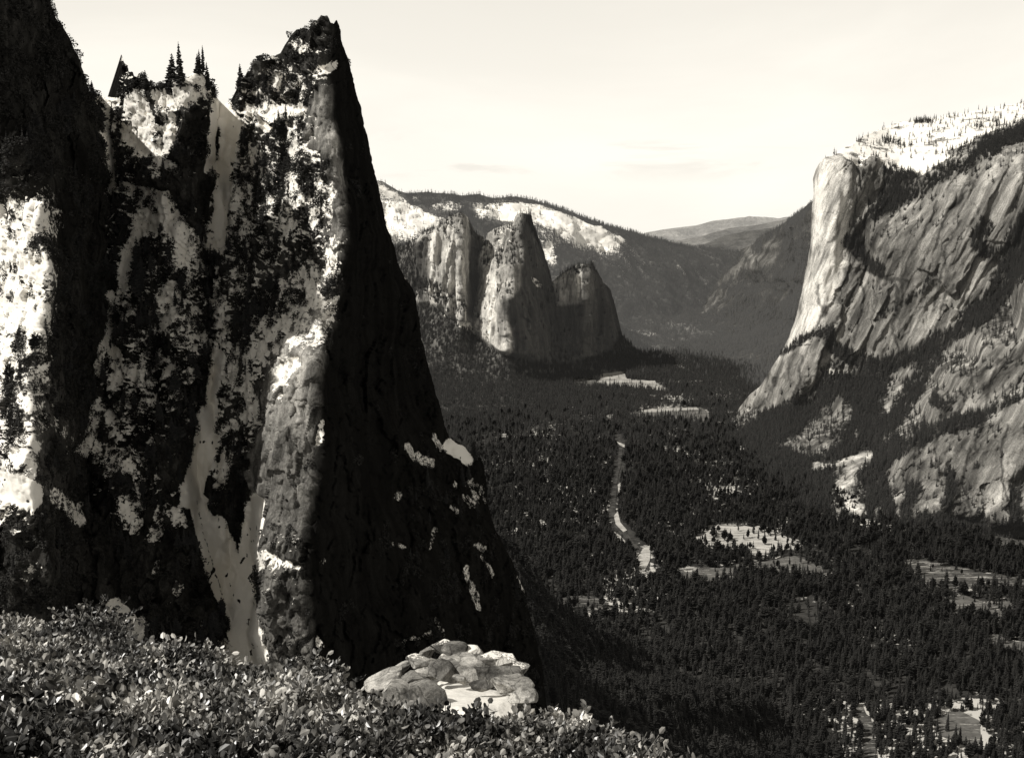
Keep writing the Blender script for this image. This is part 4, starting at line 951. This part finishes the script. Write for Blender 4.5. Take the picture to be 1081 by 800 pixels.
for i in range(45):
    x, y = rr.choice([(rr.uniform(160, 225), rr.uniform(110, 330)), (rr.uniform(110, 220), rr.uniform(330, 560)), (rr.uniform(255, 320), rr.uniform(45, 200)), (rr.uniform(10, 60), rr.uniform(420, 600)), (rr.uniform(440, 510), rr.uniform(490, 560))])
    if x > 250 and y < 70 + (320 - x) * .6: y += 40
    spire_tree(x, y, y - rr.uniform(12, 24), 'small dark conifer clinging to the snowy ledges of the great spire', 'small conifers on the spire ledges', w=1.2)

# ------------------------------------------------------------------ FOREGROUND: shrub bank and boulders, close to the camera
fg_poly = [(-120, 680), (0, 676), (40, 680), (60, 672), (95, 664), (115, 672), (145, 694), (190, 712), (230, 716), (270, 728), (330, 734), (355, 744), (375, 752), (400, 762), (430, 776), (470, 788), (530, 788), (560, 784), (590, 780), (620, 784), (640, 798), (690, 822), (760, 860), (800, 1000), (-120, 1000)]
fg_rows = [(640, [(-120, 12), (100, 11.5), (300, 11), (800, 9)]), (700, [(-120, 9.5), (200, 9.2), (300, 10.5), (500, 9), (800, 8)]), (750, [(-120, 7), (300, 7.5), (500, 8.6), (600, 8.4), (800, 7)]), (800, [(-120, 5.4), (300, 5.8), (600, 7.0), (800, 6)]), (1000, [(-120, 2.8), (800, 3.2)])]
def fg_disp(r):
    V = r.base
    off = np.zeros_like(V); off[:, 2] = -.14 + fbm(V, 1.1, 3, 901, ridged=True) * .13
    return off, lambda r: dict(snow=np.full(len(V), -.6), tone=np.full(len(V), .2), veg=np.clip(.6 + fbm(V, .6, 3, 911) * 2.2, .05, 1))
M_fg = plain_mat('stony soil', .008, .03, 6, .95, bump=.02)
R_fg = relief('hillside', fg_poly, fg_rows, 3.0, M_fg, fg_disp, back=(0, 1.6, -14))

def leaf_mat():
    m = bpy.data.materials.new('leathery evergreen leaves'); s = NT(m)
    r = s.n('ShaderNodeObjectInfo').outputs['Random']; pos = s.n('ShaderNodeNewGeometry').outputs['Position']
    rnd = s.n('ShaderNodeNewGeometry').outputs['Random Per Island']
    n = s.noise(pos, 1.6, 4, .65)
    f = s.math('MULTIPLY_ADD', rnd, .6, s.math('MULTIPLY_ADD', s.ramp(n, .38, .62), .6, -.2), clamp=True)
    col = s.mix(s.math('POWER', f, 3.0), g(.008), g(.95))
    s.out(s.bsdf(col, .36, None, .6)); return m
M_leaf = leaf_mat()
M_twig = plain_mat('grey twig bark', .08, .25, 20, .8)
def leaf_quads(base, d, side, L, W, V, Q):
    """a folded pointed leaf"""
    k = len(V); up = d.cross(side).normalized() * W * .18
    V += [base, base + d * L * .32 + side * W * .46 + up, base + d * L * .76 + side * W * .42 + up * .8, base + d * L, base + d * L * .76 - side * W * .42 + up * .8, base + d * L * .32 - side * W * .46 + up]
    Q += [[k, k + 3, k + 2, k + 1], [k, k + 5, k + 4, k + 3]]
def sprig(seed, nl=15, h=.17, L=.027):
    rr = random.Random(seed); V = []; Q = []; TV = []; TQ = []
    for b in range(3):
        ax = Vector((rr.uniform(-.5, .5), rr.uniform(-.5, .5), 1)).normalized(); o = Vector((rr.uniform(-.03, .03), rr.uniform(-.03, .03), 0)); hh = h * rr.uniform(.6, 1.1)
        k = len(TV); sx = Vector((.0035, 0, 0)); sy = Vector((0, .0035, 0)); e = o + ax * hh
        TV += [o + sx, o + sy, o - sx, e + sx * .4, e + sy * .4, e - sx * .4]; TQ += [[k, k + 1, k + 4, k + 3], [k + 1, k + 2, k + 5, k + 4], [k + 2, k, k + 3, k + 5]]
        for i in range(nl):
            t = .25 + .75 * i / (nl - 1); a = i * 2.4 + rr.uniform(-.4, .4)
            out = Vector((math.cos(a), math.sin(a), 0)); d = (out * rr.uniform(.5, 1) + Vector((0, 0, rr.uniform(.2, 1.1)))).normalized()
            side = d.cross(Vector((rr.uniform(-.6, .6), rr.uniform(-.6, .6), 1)).normalized()).normalized()
            l = L * rr.uniform(.7, 1.25)
            leaf_quads(o + ax * hh * t + out * .006, d, side, l, l * .62, V, Q)
    return (np.array(V), np.array(Q)), (np.array(TV), np.array(TQ))
sprigs = []
for sd in (71, 72, 73, 74):
    lf, tw = sprig(sd)
    V, Q = joined([lf, tw])
    o = mesh_np('sprig_shape', V, Q, M_leaf, False, link=False); o.data.materials.append(M_twig)
    mi = np.zeros(len(Q), np.int32); mi[len(lf[1]):] = 1; o.data.polygons.foreach_set('material_index', mi)
    sprigs.append(o)
q, _ = tri_sample(R_fg.V, R_fg.Q, R_fg.veg * (R_fg.py < 900) * 1.0, 50000, np.random.default_rng(80))
rg = np.random.default_rng(81)
q = q + np.stack([0 * q[:, 0], 0 * q[:, 0], rg.uniform(-.10, .05, len(q)) + .10 * fbm(q, .8, 2, 921)], 1)
tilt = np.stack([rg.normal(0, .45, len(q)), rg.normal(0, .45, len(q)), rg.random(len(q)) * 6.28], 1)
scatter('shrub_thicket', q, np.clip(rg.lognormal(-.05, .28, len(q)), .5, 1.5), sprigs, rng=rg, rot=tilt)

# shrubs that stand out from the thicket
def near_pt(px_, py_, Y): return world(px_, py_, Y)
def shrub(px_, py_, Y, rad, hgt, seed, label, bare=0.0, n=42, L=.045):
    base = Vector(tuple(world(px_, py_, Y))); rr = random.Random(seed)
    e = empty('shrub', base); tag(e, label, 'shrub')
    V, Q, TV, TQ = [], [], [], []
    for i in range(n):
        a = rr.uniform(0, 6.28); r = rad * rr.random() ** .5
        tip = Vector((r * math.cos(a), r * math.sin(a), hgt * (rr.uniform(.5, 1.05) - .35 * (r / rad) ** 2)))
        mid = tip * .5 + Vector((rr.gauss(0, .05), rr.gauss(0, .05), -.03)) * hgt * 2
        pts = [Vector((0, 0, -.1)), mid, tip]; w = [.012, .007, .003]
        k = len(TV)
        for p, ww in zip(pts, w):
            for j in range(4): TV.append(p + Vector((ww * math.cos(j * 1.57), ww * math.sin(j * 1.57), 0)))
        for s in range(2):
            for j in range(4): TQ.append([k + s * 4 + j, k + s * 4 + (j + 1) % 4, k + s * 4 + 4 + (j + 1) % 4, k + s * 4 + 4 + j])
        if rr.random() < bare: continue
        for j in range(14):
            t = rr.uniform(.35, 1); p = mid.lerp(tip, (t - .35) / .65) if t > .35 else mid
            b = rr.uniform(0, 6.28); out = Vector((math.cos(b), math.sin(b), rr.uniform(.1, 1.2))).normalized()
            side = out.cross(Vector((rr.gauss(0, 1), rr.gauss(0, 1), rr.gauss(0, 1)))).normalized(); l = L * rr.uniform(.7, 1.3)
            leaf_quads(p, out, side, l, l * .6, V, Q)
    mesh_np('branches', np.array(TV), np.array(TQ), M_twigpale if bare > .5 else M_twig, True, e)
    if V: mesh_np('foliage', np.array(V), np.array(Q), M_leaf, False, e)
    return e
M_twigpale = plain_mat('bleached dead wood', .3, .6, 20, .8)
shrub(590, 792, 7.9, .42, .30, 91, 'pale leafy shrub sticking up at the right end of the thicket', L=.05)
shrub(520, 800, 7.2, .35, .25, 92, 'low leafy shrub below the snow patch')
shrub(325, 810, 6.0, .16, .16, 93, 'bleached dead branches poking out at the bottom edge of the thicket', bare=.85, n=26)
shrub(55, 780, 6.2, .35, .35, 94, 'large leaved shrub at the bottom left of the thicket', L=.06)
shrub(330, 735, 8.6, .4, .3, 95, 'shrub on the crest of the thicket under the granite pillar')
shrub(95, 675, 10.2, .5, .35, 96, 'dark shrub forming the highest hump of the thicket at left')
shrub(640, 806, 7.4, .35, .22, 97, 'low shrub at the lower right tip of the bank')

# boulders and snow
M_boul = rock_mat('lichened granite boulder', .33, .34, dark=.2, streak=(1, 1, 1), bumpd=.5, nscale=1.3, crack=.55)
M_snow = plain_mat('old snow', .74, .84, 3, .7, bump=.05, spec=.3)
out_poly = [(385, 738), (392, 722), (412, 708), (432, 700), (440, 692), (455, 684), (475, 680), (500, 686), (520, 690), (540, 690), (552, 698), (556, 712), (562, 735), (566, 790), (380, 790)]
out_rows = [(675, [(380, 17), (600, 17)]), (700, [(380, 13.5), (430, 14), (500, 14.8), (600, 14.5)]), (745, [(380, 11.5), (600, 11.8)]), (790, [(380, 10), (600, 10)])]
def out_disp(r):
    V = r.base; d = fbm(V, .8, 4, 931, ridged=True) * .10 - .22
    off = np.zeros_like(V); off[:, 2] = d
    return off, lambda r: dict(snow=-.1 + .8 * fbm(V, .6, 3, 941), tone=np.full(len(V), .5), veg=np.zeros(len(V)))
R_out = relief('rocky_outcrop', out_poly, out_rows, 1.5, M_boul, out_disp, back=(0, 1.5, -12))
def ico(seed, rough=.28):
    import bmesh
    bm = bmesh.new(); bmesh.ops.create_icosphere(bm, subdivisions=5, radius=1)
    V = np.array([v.co[:] for v in bm.verts]); Fc = np.array([[v.index for v in f.verts] for f in bm.faces]); bm.free()
    U = V.copy(); o = seed * 7.3
    # planar cuts give broken faces
    rr = np.random.default_rng(seed)
    for k in range(8):
        d = rr.normal(size=3) if k else np.array([rr.uniform(-.25, .25), rr.uniform(-.4, .1), 1.]); d /= np.linalg.norm(d); c = rr.uniform(.35, .62); h = U @ d
        U = U - np.clip(h - c, 0, None)[:, None] * d
    U *= 1 + blocks(U + o, .7, seed)[:, None] * .06
    U *= 1 + (fbm(V + o, .5, 5, seed, gain=.6) * rough * .3)[:, None]
    return U, Fc
boulders = [ # px, py centre, width px, height px, Y, label
 (452, 688, 16, 10, 15.6, 'flat topped boulder at the left of the outcrop crest'), (464, 684, 18, 11, 15.8, 'pale rounded boulder on the outcrop crest'), (478, 688, 20, 17, 15.2, 'dark cracked boulder at the very top of the outcrop'),
 (497, 691, 24, 10, 15.2, 'long snow dusted slab just right of the top boulder'), (517, 694, 26, 12, 14.8, 'humped slab with snow on it, middle of the right crest'), (538, 696, 22, 12, 14.6, 'snow dusted boulder at the right crest of the outcrop'),
 (548, 708, 18, 11, 14.0, 'small pale boulder at the right end of the outcrop'), (426, 702, 24, 8, 14.6, 'thin slanting slab on the left shoulder of the outcrop'), (409, 716, 34, 9, 13.6, 'long grey slab sloping down to the left'),
 (446, 699, 26, 10, 14.4, 'flat slab stepping down under the crest boulders'), (455, 712, 24, 9, 13.6, 'pale slab left of the round boulder'), (438, 718, 28, 13, 13.0, 'broad shaded block below the left slabs'),
 (469, 708, 21, 19, 13.2, 'round dark boulder in the centre, above the snow patch'), (446, 731, 36, 26, 12.3, 'big shaded block left of the snow patch'), (420, 728, 34, 16, 12.4, 'low sloping block at the lower left of the outcrop'),
 (497, 703, 40, 14, 13.8, 'wide grey slab above the snow patch'), (520, 712, 38, 15, 13.3, 'dark undercut block right of the round boulder'), (509, 721, 16, 8, 12.6, 'small dark stone set in the snow patch'),
 (536, 722, 34, 12, 12.8, 'flat block at the right side of the snow patch'), (550, 736, 22, 16, 12.2, 'half buried boulder right of the snow, beside the shrubs'), (429, 745, 20, 10, 11.6, 'small pale stone below the big shaded block'), (474, 697, 14, 8, 14.4, 'small pale stone wedged under the top boulder'), (486, 716, 12, 7, 13.0, 'little stone touching the right side of the round boulder')]
for i, (bx, by, bw, bh, Y, lab) in enumerate(boulders):
    c = world(bx, by, Y); s = Y / F * 1.03
    U, Fc = ico(i + 1)
    U = U * np.array([bw * .84 * s, (bw * .6 + bh * .3) * s, bh * .98 * s])
    a = random.uniform(-.12, .12) + (.35 if 'slanting' in lab or 'sloping down' in lab else 0)
    ca, sa = math.cos(-a), math.sin(-a); U = np.stack([U[:, 0] * ca + U[:, 2] * sa, U[:, 1], -U[:, 0] * sa + U[:, 2] * ca], 1)
    o = mesh_np('boulder', U, Fc, M_boul, True); o.location = c
    nz = U[:, 2] / (np.abs(U[:, 2]).max())
    dusty = .55 if ('snow' in lab and 'dust' in lab) or 'humped' in lab else (.1 if 'pale' in lab or 'flat' in lab else -.5)
    attr(o, 'snow', (nz - .35) * .9 + dusty - .05); attr(o, 'tone', np.full(len(U), .45 if ('dark' in lab or 'shaded' in lab) else .95))  # blocks labelled shaded have that shade put into a darker tone
    tag(o, lab, 'boulder')
# snow patch
sp = [(462, 716), (478, 712), (492, 716), (508, 718), (520, 724), (535, 726), (548, 732), (542, 746), (528, 752), (505, 760), (490, 762), (474, 754), (464, 746), (460, 730)]
sp_rows = [(700, [(440, 14.6), (560, 14.6)]), (770, [(440, 10.9), (560, 10.9)])]
sp = jag(sp, 2.5, 3, 11)
def sp_disp(r):
    V = r.base; e = sstep(0, 9, seg_dist(sp, r.px, r.py, True)[0]); off = np.zeros_like(V); off[:, 2] = e * .06 - .03 + fbm(V, .7, 3, 951) * .06 + fbm(V, .2, 3, 955) * .012
    return off, lambda r: dict(snow=np.ones(len(V)) * 2, tone=np.ones(len(V)), veg=np.zeros(len(V)))
relief('snow_patch', sp, sp_rows, 1.2, M_snow, sp_disp, back=(0, .1, -.6))

# ------------------------------------------------------------------ light
SUN_EL = math.radians(46); SUN_AZ = math.radians(-111)      # azimuth from +Y (view) towards +X
sd = Vector((math.sin(SUN_AZ) * math.cos(SUN_EL), math.cos(SUN_AZ) * math.cos(SUN_EL), math.sin(SUN_EL)))
sl = bpy.data.lights.new('sun', 'SUN'); sl.energy = 4.5; sl.angle = math.radians(.5); sl.color = (1, .965, .90)
so = bpy.data.objects.new('sun', sl); COL.objects.link(so); so.rotation_euler = sd.to_track_quat('Z', 'Y').to_euler(); so.location = (0, 0, 3000)

w = bpy.data.worlds.new('World'); scene.world = w; w.use_nodes = True
s = NT(w)
sky = s.n('ShaderNodeTexSky'); sky.sky_type = 'NISHITA'; sky.sun_disc = False; sky.sun_elevation = SUN_EL; sky.sun_rotation = SUN_AZ; sky.altitude = 2000; sky.dust_density = 1.5
bw = s.n('ShaderNodeRGBToBW'); s.t.links.new(sky.outputs[0], bw.inputs[0])
tc = s.n('ShaderNodeTexCoord').outputs['Generated']
sep = s.n('ShaderNodeSeparateXYZ'); s.t.links.new(tc, sep.inputs[0]); z = sep.outputs[2]
# thin high cloud: stretched noise on a flat layer
den = s.math('MAXIMUM', s.math('ADD', z, .12), .05)
cb = s.n('ShaderNodeCombineXYZ'); s.t.links.new(s.math('DIVIDE', sep.outputs[0], den), cb.inputs[0]); s.t.links.new(s.math('DIVIDE', sep.outputs[1], den), cb.inputs[1])
cl = s.noise(tc, 1.6, 6, .55, (1, 1, 3.2), .5)
low = s.noise(tc, 5.5, 5, .6, (1, 1, 7), .6)
band = s.math('MULTIPLY', s.ramp(z, .0, .02), s.ramp(z, .055, .025))
cloud = s.math('ADD', s.ramp(cl, .38, .68), s.math('MULTIPLY', s.math('MULTIPLY', s.ramp(low, .5, .64), band), 1.0))
STINT = lambda v: (v, v * .955, v * .862, 1)
hor = s.ramp(z, .58, .05)                                     # haze bank, bright low down
fwd = s.ramp(sep.outputs[1], -.3, .75)  # unseen sky behind and overhead graded to set fill on shaded faces
base = s.mix(s.math('MULTIPLY', hor, s.math('MULTIPLY_ADD', fwd, .62, .38)), STINT(2.3), STINT(9.6))
nish = s.n('ShaderNodeMixRGB', blend_type='MULTIPLY'); nish.inputs[0].default_value = 1
val = s.math('MULTIPLY_ADD', bw.outputs[0], .18, 0)
cc = s.n('ShaderNodeMixRGB', blend_type='ADD'); cc.inputs[0].default_value = 1
s.t.links.new(base, cc.inputs[1])
cv_ = s.n('ShaderNodeMixRGB', blend_type='MULTIPLY'); cv_.inputs[0].default_value = 1; cv_.inputs[2].default_value = g(1)
s.t.links.new(val, cv_.inputs[1]); s.t.links.new(cv_.outputs[0], cc.inputs[2])
shade = s.math('MULTIPLY_ADD', cloud, -.12, 1.04)
fin = s.n('ShaderNodeMixRGB', blend_type='MULTIPLY'); fin.inputs[0].default_value = 1
s.t.links.new(cc.outputs[0], fin.inputs[1]); s.t.links.new(shade, fin.inputs[2])
bg = s.n('ShaderNodeBackground'); s.t.links.new(fin.outputs[0], bg.inputs[0]); bg.inputs[1].default_value = .1
ow = s.n('ShaderNodeOutputWorld'); s.t.links.new(bg.outputs[0], ow.inputs[0])

# ------------------------------------------------------------------ camera object
cam = bpy.data.cameras.new('camera'); cam.sensor_width = 36; cam.lens = F / 1081 * 36; cam.clip_start = .1; cam.clip_end = 120000
co = bpy.data.objects.new('camera', cam); COL.objects.link(co); co.location = (0, 0, CAMZ); co.rotation_euler = (math.radians(90) - PITCH, 0, 0)
scene.camera = co
scene.view_settings.view_transform = 'Standard'; scene.view_settings.look = 'None'; scene.view_settings.exposure = 0
